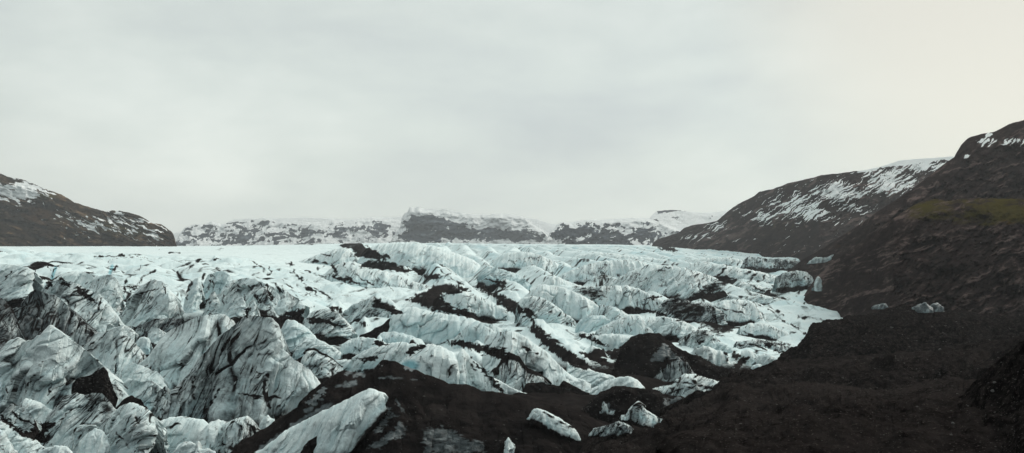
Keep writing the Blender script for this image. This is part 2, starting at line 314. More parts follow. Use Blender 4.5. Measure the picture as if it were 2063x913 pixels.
P('5', SER, 'tall pale ice fin with sharp twin peaks', [(-40, 420), (10, 395), (50, 330), (95, 313), (130, 333), (165, 325), (200, 298), (228, 322), (240, 270), (262, 249), (310, 273), (350, 308), (400, 343), (450, 378), (500, 418), (560, 478), (600, 535), (640, 590), (682, 625)], 720, ash=.28, q=1.0, lean=.7)
P('0', SER, 'massive serac face streaked with dark dirt at mid left', [(352, 800), (372, 770), (400, 725), (430, 690), (470, 655), (500, 634), (520, 637), (545, 640), (560, 655), (570, 680), (583, 715), (600, 738), (618, 752), (640, 775)], 855, ash=.5, q=.95, flute=1.6, lean=.6)
P('0', SER, 'clean pale ice slab leaning on the right of the massive serac', [(488, 790), (484, 740), (488, 700), (505, 685), (540, 690), (570, 705), (590, 722), (622, 742), (645, 772)], 850, ash=.25, q=.8, lean=.5)
P('5', SER, 'smooth pale ice tongue right of the black ash cone', [(610, 520), (645, 440), (700, 443), (760, 468), (820, 490), (853, 525), (852, 570)], 640, ash=.16, q=.6)
P('5', SER, 'cracked bluish ice wedge below the smooth tongue', [(605, 540), (640, 522), (700, 530), (745, 542), (790, 533), (828, 565), (822, 610)], 700, ash=.3, q=.9, blue=.12)
P('5', MND, 'black ash cone perched on ice at lower left', [(375, 560), (400, 525), (432, 520), (480, 505), (515, 478), (537, 466), (556, 488), (572, 530), (590, 580)], 738, ash=1.2, q=1.3, lean=.45, mound=1)
P('5', SER, 'curved white ice rib wrapping below the black ash cone', [(470, 610), (495, 575), (530, 566), (580, 585), (625, 628), (650, 660)], 700, ash=.3, q=.8)
P('5', SER, 'dirt-stained narrow ice pillar left of the pale shard', [(815, 660), (825, 590), (860, 565), (895, 590), (905, 640)], 720, ash=.6, q=1)
P('5', SER, 'thin pale ice shard at the foot of the massive serac', [(870, 720), (890, 660), (925, 600), (960, 605), (1000, 640), (1035, 695)], 745, ash=.3, q=1.1)
P('5', SER, 'pale blue ice slab standing at the left picture edge', [(-50, 600), (-10, 510), (10, 522), (40, 585), (50, 660)], 720, ash=.15, q=.8, blue=.2)
P('5', SER, 'leaf-shaped ice flake beside the slab at the left edge', [(12, 560), (22, 516), (55, 530), (85, 575), (103, 635)], 670, ash=.3, q=.8)
P('5', BLK, 'wedge of rough white ice lying in the black gully', [(125, 660), (135, 625), (160, 632), (210, 650), (255, 680), (292, 700)], 740, ash=.18, q=.5)
P('5', SER, 'striped ice ridge descending to the black gully at lower left', [(20, 720), (60, 655), (105, 655), (150, 700), (185, 745), (200, 790)], 815, ash=.42, q=.8)
P('5', BLK, 'leaning dirty ice block with brown end and pale flutes', [(225, 830), (260, 760), (300, 670), (335, 618), (400, 600), (440, 612), (480, 600), (530, 598), (570, 640), (592, 692), (570, 730)], 870, ash=.52, q=.9, flute=1.2)
P('5', BLK, 'lumpy dirty ice block with pale rim at bottom left', [(545, 760), (590, 695), (640, 660), (690, 648), (740, 670), (770, 680), (800, 720), (808, 770), (790, 850)], 930, ash=.5, q=.6, bil=1.6)
P('5', 'ash_cap', 'little black ash cap on the lumpy dirty ice block', [(622, 672), (650, 630), (682, 617), (735, 632), (752, 665)], 860, ash=1.2, q=.8, mound=1, of='lumpy dirty')
P('5', BLK, 'smooth pale pyramid of ice between the two dirty blocks', [(405, 900), (440, 825), (490, 783), (530, 790), (560, 830), (570, 900)], 935, ash=.08, q=.8)
P('5', SER, 'smooth grey ice apron below the black gully at the left edge', [(-60, 740), (0, 735), (40, 755), (110, 800), (180, 845), (228, 885)], 925, ash=.2, q=.6)
P('5', BLK, 'yellowish-rimmed ice hump in the bottom left corner', [(-60, 800), (-10, 780), (20, 800), (50, 850), (80, 913)], 960, ash=.35, q=.6)
P('5', BLK, 'low pale ice hump at the bottom edge below the leaning block', [(190, 913), (240, 885), (300, 872), (350, 878), (380, 910)], 950, ash=.2, q=.5)
P('5', BLK, 'flat jagged ice slab behind the barrel-shaped block', [(955, 725), (1000, 697), (1050, 688), (1085, 697), (1094, 690), (1100, 735)], 760, ash=.25, q=.8)
P('5', BLK, 'thin ice plate wedged between barrel-shaped and brown-ended blocks', [(1090, 745), (1110, 722), (1150, 712), (1195, 712), (1222, 728)], 765, ash=.15, q=.7)
P('5', BLK, 'smooth barrel-shaped pale ice block at bottom left', [(770, 880), (795, 800), (830, 750), (880, 727), (930, 721), (1000, 727), (1060, 738), (1095, 765), (1105, 810)], 905, ash=.16, q=.42, bil=.5, flute=.3)
P('5', BLK, 'rounded ice block with brown dirt-crusted right end', [(1085, 790), (1100, 750), (1140, 738), (1190, 750), (1230, 735), (1290, 720), (1320, 745), (1338, 790), (1330, 830)], 920, ash=.5, q=.55, bil=1.2)
P('5', BLK, 'small clean white ice block with a horn at the bottom edge', [(905, 930), (925, 875), (960, 852), (1000, 858), (1025, 868), (1036, 846), (1042, 895), (1080, 885), (1125, 905)], 955, ash=0.0, q=.5, bil=.6, lean=.5)
P('f', BLK, 'small pale ice lump above the striped ash slope', [(1290, 640), (1320, 540), (1370, 500), (1400, 540), (1445, 550), (1430, 600)], 680, ash=.1, q=.6)
# --- centre
P('6', RID, 'blue-tinted smooth ice hump above the pale slab', [(165, 350), (172, 270), (200, 215), (245, 222), (300, 258), (350, 300), (370, 345)], 380, ash=.16, q=.7, blue=.15)
P('6', RID, 'low white ice step right of the blue-tinted hump', [(240, 370), (290, 308), (360, 318), (430, 350), (480, 385)], 420, ash=.22, q=.8)
P('6', RID, 'grey-white ice spur capped with ash beside the pale slab', [(270, 450), (305, 370), (345, 365), (400, 398), (450, 428), (495, 460)], 520, ash=.4, q=.85, cap=.05)
P('6', RID, 'domed ice hill with black ash patches in the centre', [(290, 215), (340, 170), (400, 160), (450, 168), (490, 200), (540, 270)], 300, ash=.45, q=.65)
P('6', RID, 'horn-shaped ice peak with black right flank in the centre', [(500, 175), (540, 140), (600, 117), (640, 105), (656, 92), (672, 105), (710, 130), (760, 155), (800, 190)], 225, ash=.45, q=.9)
P('6', RID, 'long smooth ice swell right of the horn-shaped peak', [(750, 200), (800, 160), (860, 150), (960, 178), (1060, 192), (1160, 210), (1220, 235)], 330, ash=.2, q=.6, blue=.1)
P('6', MND, 'black ash bank between horn-shaped peak and smooth ice swell', [(600, 304), (650, 272), (700, 245), (735, 213), (770, 211), (815, 245), (855, 302)], 305, ash=1.0, q=.7, mound=1)
P('6', RID, 'pale ice dome beside the central ash bank of the upper centre', [(970, 110), (1010, 85), (1060, 62), (1110, 60), (1180, 84), (1260, 120), (1350, 165)], 200, ash=.3, q=.6)
P('6', RID, 'stepped white ice terrace with blue undercut in the centre', [(480, 350), (540, 315), (600, 308), (660, 312), (720, 340)], 400, ash=.25, q=.6, blue=.1)
P('6', RID, 'ribbed ice ridge with blue faces right of the smooth swell', [(1090, 300), (1140, 250), (1190, 228), (1250, 240), (1330, 265), (1420, 285)], 370, ash=.25, q=.8, blue=.12)
P('6', RID, 'small blue-white ice hump on the central terrace', [(670, 330), (690, 285), (760, 280), (850, 300), (910, 340)], 350, ash=.2, q=.6, blue=.15)
P('6', RID, 'long pale ice band arching above the big black mound', [(400, 450), (470, 420), (540, 425), (590, 385), (650, 362), (720, 343), (800, 333), (870, 345), (940, 350), (1000, 370)], 470, ash=.28, q=.6)
P('6', RID, 'bulging white ice dome with dark speckles right above the big black mound', [(795, 450), (820, 415), (880, 370), (940, 343), (1000, 355), (1050, 385), (1090, 400), (1115, 368), (1150, 400), (1195, 445), (1240, 490), (1268, 545), (1290, 590)], 600, ash=.24, q=.6)
P('7', RID, 'long white ice spur falling toward the lower centre', [(-60, 300), (0, 282), (90, 278), (150, 305), (210, 355), (260, 385), (300, 425), (380, 500), (450, 545)], 590, ash=.24, q=.75)
P('7', RID, 'narrow white ice spur right of the long falling one', [(370, 440), (440, 455), (520, 488), (600, 508), (645, 530)], 575, ash=.2, q=.6)
P('7', RID, 'ash-capped ice bluff with white scalloped front at lower centre', [(-20, 480), (30, 420), (65, 385), (120, 408), (165, 470), (215, 490), (260, 530)], 610, ash=.5, q=.7, cap=.12)
P('7', RID, 'thin white ice tongue edging the big black mound', [(-20, 520), (30, 540), (90, 575), (180, 615)], 640, ash=.05, q=.6)
P('7', MND, 'jagged black ash heap below the long white spur', [(150, 600), (165, 550), (230, 540), (290, 560), (330, 565), (350, 534), (400, 560), (470, 605)], 625, ash=1.0, q=.8, mound=1, win=.2)
P('7', RID, 'pale ice ridge in front of the central trough', [(120, 130), (165, 75), (230, 35), (320, 42), (400, 68), (450, 92), (500, 118), (545, 155)], 210, ash=.25, q=.65)
P('7', RID, 'grey-edged ice ridge with sagging dark hollow beside the trough', [(110, 130), (130, 105), (180, 93), (240, 103), (300, 138), (350, 178), (405, 215)], 240, ash=.4, q=.6)
P('7', RID, 'clean blue ice cliff of the right-centre steps', [(420, 240), (440, 213), (500, 193), (560, 198), (598, 228)], 280, ash=.1, q=.7, blue=.2)
P('7', RID, 'dark-streaked ice step above the clean blue cliff', [(480, 200), (510, 160), (545, 143), (600, 148), (655, 170), (710, 215)], 250, ash=.45, q=.8, blue=.1)
P('7', RID, 'broad pale ice wedge behind the black pyramid mound', [(520, 275), (570, 245), (630, 215), (690, 197), (740, 193), (775, 230), (810, 280)], 310, ash=.28, q=.75)
P('7', RID, 'white ice brow left of the black pyramid mound', [(500, 320), (560, 292), (640, 291), (690, 305), (720, 340)], 370, ash=.1, q=.5)
P('7', RID, 'ash-flanked long ice ridge of the right centre', [(370, 70), (430, 45), (520, 45), (600, 42), (680, 40), (740, 55), (820, 95), (880, 125)], 165, ash=.35, q=.7)
P('7', RID, 'sharp ice ridge with black streaked face at centre right', [(845, 145), (880, 115), (950, 103), (1030, 128), (1100, 135), (1160, 170)], 235, ash=.62, q=.8, flute=1.5)
P('7', RID, 'pale ice terrace below the black streaked ridge', [(740, 240), (800, 205), (870, 200), (950, 215), (1010, 240), (1060, 275)], 310, ash=.3, q=.6)
P('7', RID, 'dirty ice knoll with white rim right of the black pyramid mound', [(960, 330), (990, 295), (1050, 272), (1100, 272), (1150, 310), (1180, 345)], 370, ash=.5, q=.7)
P('d', BLK, 'jumbled pale ice blocks piled at the edge of the dark moraine', [(-60, 660), (0, 570), (40, 580), (90, 545), (150, 560), (240, 600), (330, 620), (380, 680), (390, 760)], 830, ash=.15, q=.7, bil=1.5)
P('d', BLK, 'rounded blue ice boulder behind the black ice fin', [(180, 590), (200, 530), (260, 505), (320, 515), (400, 550), (420, 600)], 640, ash=.12, q=.55, blue=.15)
P('d', BLK, 'small pale ice block left of the black slanted slab', [(375, 800), (400, 745), (440, 735), (470, 740), (460, 790)], 830, ash=.1, q=.7)
P('d', BLK, 'pale ice boulder touching the moraine edge', [(690, 720), (730, 660), (790, 640), (850, 650), (900, 670), (960, 680), (1030, 690), (1000, 740)], 800, ash=.3, q=.55, bil=1.3)
P('d', BLK, 'grey translucent ice lump with dark rim at the moraine edge', [(635, 830), (660, 780), (720, 762), (770, 770), (820, 810)], 860, ash=.35, q=.6, blue=.2)
P('d', BLK, 'cracked white ice lump behind the grey translucent one', [(500, 680), (540, 610), (600, 590), (640, 610), (700, 640), (720, 700)], 760, ash=.2, q=.6)
P('7', MND, 'large black pyramid mound of ash on the ice at right centre', [(640, 400), (670, 345), (700, 315), (750, 293), (800, 287), (850, 290), (880, 318), (950, 368), (1050, 408), (1150, 458), (1230, 485), (1350, 505)], 520, ash=1.0, q=.8, mound=1, win=.0)
P('7', RID, 'ash-smeared ice knob in front of the black pyramid mound', [(710, 525), (760, 490), (820, 455), (880, 428), (945, 413), (1000, 445), (1035, 505)], 540, ash=.68, q=.8)
P('7', RID, 'white ice slope laced with black lines beside the dark moraine', [(800, 585), (870, 560), (930, 535), (980, 500), (1040, 500), (1110, 525), (1200, 552)], 640, ash=.42, q=.5)
P('7', RID, 'smooth white ice cap behind the split black mound', [(450, 605), (500, 575), (570, 545), (640, 515), (690, 511), (740, 533), (778, 578)], 625, ash=.1, q=.55)
P('7', MND, 'split black mound with white ice showing through its front', [(440, 690), (490, 640), (550, 595), (620, 564), (700, 573), (780, 575), (850, 588), (890, 625), (960, 615), (1010, 640)], 730, ash=1.0, q=.75, mound=1)
P('7', BLK, 'leaf-shaped white ice remnant on the split black mound', [(672, 718), (695, 680), (740, 642), (770, 680), (820, 712), (876, 742)], [(672, 730), (780, 775), (876, 760)], ext=.06, ash=.5, q=.8, on=.5)
P('7', BLK, 'small forked ice remnant left on the split black mound', [(540, 690), (558, 645), (582, 660), (618, 688), (605, 712)], [(540, 705), (618, 712)], ext=.05, ash=.5, q=.8, on=.5)
P('7', BLK, 'low dirty ice scrap below the leaf-shaped remnant', [(495, 815), (520, 780), (580, 768), (640, 745), (690, 765), (730, 800)], [(495, 820), (730, 812)], ext=.05, ash=.7, q=.7, on=.5)
P('6', MND, 'big black ash mound with gravelly top at bottom centre', [(-30, 880), (60, 810), (160, 735), (260, 670), (350, 580), (430, 520), (500, 480), (600, 505), (660, 470), (700, 432), (760, 432), (830, 465), (900, 490), (980, 520), (1050, 552), (1130, 560), (1220, 590), (1320, 600), (1450, 630), (1560, 660), (1680, 690), (1780, 740), (1850, 790)], 960, ash=1.0, q=.7, mound=1, lean=1.6)
P('6', SER, 'long bright white ice fin slanting out of the black mound', [(20, 940), (100, 870), (220, 780), (330, 722), (430, 675), (540, 618), (590, 592), (635, 574), (680, 590), (705, 602), (700, 650)], [(0, 1000), (480, 925), (710, 655)], ash=.12, q=.5, lean=.9, bil=.4, flute=.6, on=2.2, ext=.06, trace=0)
P('6', MND, 'black ash spur in front of the long white fin', [(540, 985), (590, 900), (640, 790), (670, 720), (710, 650), (760, 590), (800, 562), (850, 610), (900, 680), (960, 740)], 1000, ash=.92, q=.9, mound=1, lean=1.0, on=1)
P('6', MND, 'brown gravel-topped ash hump with dirty ice front at the bottom edge', [(760, 800), (820, 730), (880, 690), (960, 655), (1040, 680), (1130, 722), (1230, 745), (1330, 740), (1420, 770), (1520, 800), (1600, 850), (1660, 920)], 1000, ash=1.0, q=.6, mound=1, lean=1.2, on=1)
P('7', BLK, 'stranded white ice block with dirty right side in the black gravel', [(170, 715), (185, 690), (212, 678), (260, 694), (330, 730), (390, 770), (420, 800), (425, 830)], [(170, 730), (260, 770), (350, 820), (425, 845)], ash=.22, q=.5, bil=.7, cap=.0, on=.3, ext=.08)
P('7', BLK, 'small triangle of streaked ice poking from gravel at the bottom edge', [(10, 900), (35, 865), (62, 828), (85, 860), (110, 895)], 920, ash=.35, q=.8, on=.5)
P('c', SER, 'far row of dirt-striped ice fins under the dark hillside', [(520, 300), (560, 262), (640, 255), (720, 268), (800, 280), (880, 268), (1000, 285), (1100, 300), (1200, 312), (1260, 345)], 385, ash=.55, q=.8, flute=2, on=1)
P('c', SER, 'grey ribbed ice wall at the glacier edge below the hillside', [(880, 470), (960, 425), (1060, 410), (1160, 405), (1220, 430), (1270, 470), (1290, 540)], 590, ash=.5, q=.9, flute=2, on=1)
P('c', BLK, 'angular grey ice block at the tip of the glacier edge', [(1290, 560), (1305, 500), (1330, 465), (1370, 500), (1412, 540), (1370, 570)], 590, ash=.3, q=.9, plain=.5, on=1)
P('c', BLK, 'thin blade of ice lying up the dark hillside', [(1230, 310), (1300, 262), (1380, 265), (1440, 255), (1500, 225), (1555, 198), (1580, 205)], [(1230, 320), (1400, 300), (1580, 225)], ash=.35, q=.6, plain=.6, on=8)
P('8', BLK, 'grey ice lump left of the pair stranded behind the moraine', [(870, 155), (905, 138), (945, 125), (965, 150)], 168, ash=.82, q=.5, plain=.85, on=2)
P('8', BLK, 'dusty ice lump right of the pair stranded behind the moraine', [(962, 155), (980, 130), (1005, 128), (1028, 145)], 165, ash=.82, q=.5, plain=.85, on=2)
P('8', BLK, 'flat sliver of dusty ice on dark scree left of the moraine top', [(665, 150), (690, 138), (715, 130), (740, 138)], 156, ash=.82, q=.5, plain=.85, on=2)

P('2', RID, 'broad smooth whaleback of ice right of the upper medial moraine', [(770, 400), (860, 362), (980, 352), (1100, 352), (1250, 385), (1380, 430), (1480, 470), (1530, 505), (1560, 580), (1610, 650)], [(770, 480), (1000, 520), (1250, 560), (1620, 690)], ash=.2, q=.5, lean=1.4, bil=.35)
P('2', RID, 'streaked ice swell left of the medial moraine in the upper centre', [(500, 560), (560, 510), (620, 480), (700, 480), (780, 520), (860, 530), (980, 572), (1100, 615), (1190, 640)], [(500, 620), (1190, 690)], ash=.34, q=.6, lean=1.2, bil=.5, flute=1.5)
P('2', RID, 'low pale ice swell under the black cones of the upper moraine', [(250, 520), (330, 480), (440, 440), (560, 400), (640, 385), (700, 420), (720, 470)], [(250, 560), (720, 500)], ash=.3, q=.5, lean=1.5, bil=.5)
P('2', RID, 'blue hollow ice wall at the right of the smooth whaleback', [(1535, 560), (1550, 510), (1600, 515), (1660, 530), (1720, 545), (1800, 580), (1850, 620)], [(1535, 640), (1850, 690)], ash=.3, q=.8, blue=.25)
P('3', RID, 'long ice ridge with slanting black streaks in the upper right field', [(400, 580), (480, 540), (600, 500), (720, 472), (840, 468), (930, 472), (1020, 505)], [(400, 610), (700, 610), (1020, 560)], ash=.36, q=.7, lean=1.1, bil=.5, flute=1.6)
P('3', RID, 'great slanted ice ridge across the middle of the right field', [(640, 690), (740, 610), (880, 545), (1000, 498), (1110, 505), (1230, 520), (1340, 550), (1440, 585)], [(640, 720), (900, 720), (1200, 720), (1440, 640)], ash=.36, q=.75, lean=1.0, bil=.5, flute=1.8)
P('3', RID, 'pale ice ridge behind the great slanted one in the right field', [(1220, 535), (1290, 492), (1350, 478), (1450, 495), (1560, 520), (1696, 560), (1800, 600)], [(1220, 560), (1500, 610), (1800, 660)], ash=.32, q=.7, lean=1.1, bil=.5, flute=1.6)
P('3', RID, 'smooth pale ice cone left of the right field', [(270, 640), (320, 605), (375, 568), (430, 590), (500, 620), (580, 645)], 665, ash=.12, q=.7, lean=1.2, bil=.4)
P('3', RID, 'far ice ridge with serrated edge below the central cliff', [(-40, 480), (40, 430), (120, 415), (220, 420), (300, 440), (420, 500), (480, 530)], [(-40, 520), (300, 540), (480, 560)], ash=.3, q=.7, lean=1.2, bil=.5, flute=1.8)
P('3', RID, 'distant low ice ridge under the right of the centre skyline', [(520, 440), (640, 418), (760, 425), (880, 440), (1000, 455), (1120, 470)], [(520, 470), (1120, 500)], ash=.22, q=.6, lean=1.3, bil=.4, flute=1.5)
P('c', RID, 'long wave-like ice ridge with parallel dark grooves near the hillside', [(-60, 410), (60, 365), (200, 335), (300, 335), (400, 362), (520, 390), (690, 412), (840, 460), (980, 520), (1120, 562), (1260, 605)], [(-60, 450), (250, 480), (560, 555), (900, 600), (1260, 650)], ash=.34, q=.7, lean=1.0, bil=.45, flute=1.8)
P('c', RID, 'last pale ice ridge before the striped far fins', [(-100, 290), (60, 272), (200, 264), (350, 262), (500, 282), (640, 310), (760, 350), (840, 388)], [(-100, 330), (300, 350), (840, 420)], ash=.3, q=.7, lean=1.1, bil=.45, flute=1.8)
P('c', RID, 'low ice ridge crowned by a long black ash line near the glacier edge', [(480, 520), (600, 545), (760, 585), (980, 625), (1200, 680), (1400, 725), (1600, 800), (1840, 885)], [(480, 620), (800, 660), (1200, 760), (1840, 940)], ash=.4, q=.6, lean=1.1, bil=.45, flute=1.6)
P('c', RID, 'narrow ice ridge stepping down to the moraine at the glacier edge', [(560, 690), (700, 665), (900, 700), (1100, 760), (1300, 800), (1500, 870), (1620, 940)], [(560, 740), (1000, 790), (1620, 1000)], ash=.4, q=.6, lean=1.1, bil=.5, flute=1.6)
P('d', RID, 'big smooth ice slab veined with thin dark lines at right', [(140, 130), (220, 70), (330, 35), (480, 15), (620, 28), (700, 90), (750, 160), (800, 215)], [(140, 260), (500, 290), (800, 270)], ash=.26, q=.6, lean=1.1, bil=.4)
P('d', RID, 'pale ice bench crossed by a dark fold near the moraine edge', [(520, 340), (620, 295), (760, 285), (880, 315), (960, 355), (1080, 400), (1200, 450)], [(520, 400), (800, 440), (1200, 520)], ash=.32, q=.6, lean=1.1, bil=.4)
P('d', RID, 'lowest ice bench with black crust above the jumbled blocks', [(480, 500), (600, 490), (700, 470), (780, 490), (900, 520), (1050, 560), (1140, 590)], [(480, 560), (800, 600), (1140, 650)], ash=.5, q=.6, lean=1.0, bil=.6)
# explicit ash / bare ice on the pieces
area('6', [(657, 95), (690, 120), (760, 150), (800, 185), (760, 190), (700, 155), (665, 165), (645, 150)], v=1)
area('6', [(310, 215), (360, 205), (420, 220), (490, 240), (500, 265), (440, 250), (380, 235), (320, 235)], [(410, 150), (470, 150), (500, 190), (580, 225), (640, 245), (600, 250), (540, 210), (470, 185)], [(180, 190), (260, 160), (330, 150), (300, 180), (220, 210)])
area('6', [(640, 345), (680, 320), (730, 345), (690, 358)], [(1000, 330), (1130, 330), (1250, 355), (1345, 365), (1345, 440), (1240, 400), (1140, 370), (1060, 350)], [(830, 120), (990, 35), (1060, 40), (1075, 55), (1000, 95), (1060, 150), (1040, 180), (940, 165), (900, 140)])
area('6', [(590, 430), (650, 405), (680, 420), (600, 450)], [(1150, 405), (1210, 455), (1260, 500), (1345, 600), (1290, 590), (1250, 520), (1190, 465)], [(820, 395), (870, 350), (930, 345), (900, 375), (850, 400)])
stroke('6', 3, [(1110, 400), (1150, 440), (1190, 490)], [(80, 620), (85, 540), (110, 480)], [(0, 625), (120, 635)], [(440, 430), (560, 420), (640, 415)], [(850, 385), (920, 355)])
area('6', [(100, 800), (260, 690), (400, 540), (470, 490), (590, 490), (620, 510), (500, 560), (480, 620), (340, 700), (200, 780), (60, 890), (0, 913), (0, 880)])
area('6', [(300, 655), (360, 600), (400, 562), (410, 580), (360, 635), (320, 665)], v=-.95)
stroke('6', 6, [(230, 780), (330, 710), (430, 655)], [(120, 850), (210, 800), (260, 765)], [(60, 890), (130, 850)], [(300, 690), (380, 640)], [(470, 560), (560, 545)], [(520, 500), (600, 505)], v=-1)
area('6', [(590, 480), (640, 440), (690, 450), (650, 475)], v=-.9)
# grey ice showing through the ash fronts
area('6', [(910, 790), (950, 775), (1030, 775), (1080, 795), (1110, 830), (1160, 850), (1230, 850), (1240, 913), (920, 913)], v=-.55, soft=8)
area('6', [(650, 800), (700, 730), (730, 670), (745, 700), (780, 715), (720, 770), (680, 810)], [(620, 880), (680, 840), (760, 790), (790, 740), (830, 790), (800, 830), (740, 840), (690, 890)], v=-.6, soft=6)
stroke('6', 4, [(770, 630), (790, 670), (808, 700)], [(690, 520), (800, 522), (880, 528)], v=-.6)
area('7', [(800, 430), (850, 365), (875, 340), (920, 385), (985, 420), (960, 415), (900, 420), (850, 440)], [(840, 520), (890, 460), (940, 500), (920, 525)], v=-.85, soft=5)
area('7', [(550, 680), (565, 645), (590, 665), (618, 690), (590, 715)], [(870, 640), (960, 620), (990, 655), (930, 700), (880, 700)], v=-.7, soft=5)
area('7', [(720, 515), (800, 470), (880, 430), (945, 415), (890, 455), (830, 500), (760, 525)], [(240, 290), (300, 330), (420, 400), (500, 470), (440, 480), (380, 450), (280, 380), (200, 300), (165, 250), (200, 250)], [(430, 380), (520, 410), (660, 450), (740, 480), (700, 500), (560, 460), (480, 430)], [(520, 370), (600, 375), (670, 350), (700, 360), (740, 450), (660, 440), (560, 400)])
area('7', [(0, 85), (60, 95), (110, 130), (150, 185), (90, 190), (40, 150), (0, 150)], [(165, 190), (220, 250), (310, 330), (260, 322), (200, 270)], [(130, 175), (170, 150), (200, 190), (180, 215)], [(560, 300), (440, 285), (530, 320), (580, 355), (540, 350), (470, 320), (410, 290)])
stroke('7', 4, [(190, 540), (200, 500), (230, 500), (260, 520)], [(90, 320), (210, 400)], [(0, 370), (60, 390), (120, 440), (140, 470)], [(730, 160), (800, 175), (880, 195)], [(860, 560), (960, 540), (1060, 560)], [(900, 600), (1000, 570), (1100, 600)], [(1000, 520), (1060, 560), (1150, 580)], [(250, 700), (330, 750), (420, 790)])
area('e', [(0, 480), (60, 520), (200, 640), (330, 690), (340, 640), (390, 560), (500, 600), (580, 600), (480, 700), (540, 830), (420, 800), (200, 720), (60, 600), (0, 570)])
stroke('e', 3, [(120, 470), (230, 560), (380, 610)], [(60, 200), (100, 360), (190, 400)], [(260, 300), (280, 210), (380, 60), (450, -60)], [(500, 300), (560, 180)], [(700, 0), (740, 60), (780, 130)], [(640, 330), (720, 170)], [(1180, 170), (1240, 220), (1300, 300)], [(1240, 700), (1300, 760), (1380, 850)], [(500, 640), (640, 560), (800, 420)])
area('e', [(1140, 170), (1220, 190), (1300, 300), (1260, 290), (1200, 230)], [(880, 300), (960, 265), (1060, 270), (1110, 300), (1200, 440), (1140, 530), (1060, 400), (960, 390)], [(850, 650), (1000, 560), (1080, 560), (1000, 640), (860, 740), (750, 780), (780, 720)], v=.62, soft=14)
area('f', [(500, 120), (580, 60), (640, 120), (780, 20), (760, 200), (640, 400), (590, 330), (560, 240)], [(860, 260), (960, 20), (1100, 20), (1110, 140), (1000, 320), (960, 440), (900, 380)], [(1030, 570), (1130, 520), (1210, 540), (1240, 640), (1200, 700), (1110, 660), (1050, 590)], v=.52, soft=20)
stroke('f', 3.5, [(1340, 310), (1340, 200), (1380, 60)], [(1050, 280), (1200, 300), (1340, 320), (1500, 320)], [(1380, 330), (1390, 480)], [(700, 500), (850, 240)], [(180, 720), (300, 640), (420, 600)], [(840, 840), (880, 800), (910, 820)], [(600, 360), (560, 250), (600, 100)])
area('f', [(460, 560), (560, 500), (640, 470), (640, 500), (560, 540)], [(370, 770), (500, 760), (720, 740), (720, 800), (560, 790), (440, 800)], [(840, 800), (900, 800), (920, 840), (840, 880)], v=.6, soft=8)
area('g', [(285, 120), (330, 110), (400, 140), (420, 175), (380, 190), (320, 175)], v=-1)
stroke('b', 4, [(370, 620), (385, 480)], [(1070, 890), (1150, 830), (1190, 850)])
#--BUILD--
def facets(u, v, seed):
    '''random planes per cell: value and distance to the cell border'''
    iu, iv = np.floor(u).astype(np.int32), np.floor(v).astype(np.int32)
    d1 = np.full(u.shape, 9., F32); d2 = d1.copy(); val = np.zeros(u.shape, F32)
    for a in (-1, 0, 1):
        for b in (-1, 0, 1):
            h = PERM[PERM[(iu + a + seed * 7) & 255] + ((iv + b + seed * 13) & 255)]
            g = GRAD[h]; cu = iu + a + .5 + .45 * g[..., 0]; cv = iv + b + .5 + .45 * g[..., 1]
            d = np.hypot(u - cu, v - cv); p = g[..., 2] * .5 + (u - cu) * GRAD[(h + 51) & 255][..., 0] * .9 + (v - cv) * GRAD[(h + 51) & 255][..., 1] * .9
            n = d < d1; d2 = np.where(n, d1, np.minimum(d2, d)); d1 = np.where(n, d, d1); val = np.where(n, p, val)
    return val, d2 - d1
def normals_of(Pg):
    du = np.gradient(Pg, axis=1); dv = np.gradient(Pg, axis=0)
    n = np.cross(du, dv); n /= np.linalg.norm(n, axis=2)[..., None] + 1e-9
    return n
def to_plate(Pg):
    d = np.maximum(Pg[..., 1], 1.0)
    return CX + Pg[..., 0] / d * FPX, HY - Pg[..., 2] / d * FPX
def resample(pts, step):
    pts = np.array(pts, float); seg = np.hypot(*np.diff(pts, axis=0).T); s = np.concatenate([[0], np.cumsum(seg)])
    n = max(28, int(s[-1] / step)); t = np.linspace(0, s[-1], n)
    x, y = np.interp(t, s, pts[:, 0]), np.interp(t, s, pts[:, 1])
    w = max(3, int(n * 0.018)) | 1; k = np.hanning(w + 2)[1:-1]; k /= k.sum(); h = w // 2
    sm = lambda v: np.convolve(np.pad(v, h, mode='reflect', reflect_type='odd'), k, 'valid')
    return sm(x), sm(y), t
ZB = np.full((310, 700), 1e9)
def zput(Pg):
    x, y = to_plate(Pg); m = (Pg[..., 1] > 5) & (x > 0) & (x < 2090) & (y > 0) & (y < 925)
    np.minimum.at(ZB, ((y[m] / 3).astype(int), (x[m] / 3).astype(int)), Pg[..., 1][m])
def zget(px, py):
    i, j = int(np.clip(py, 0, 911) / 3), int(np.clip(px, 0, 2062) / 3)
    return float(ZB[max(0, i - 1):i + 2, max(0, j - 1):j + 2].min())
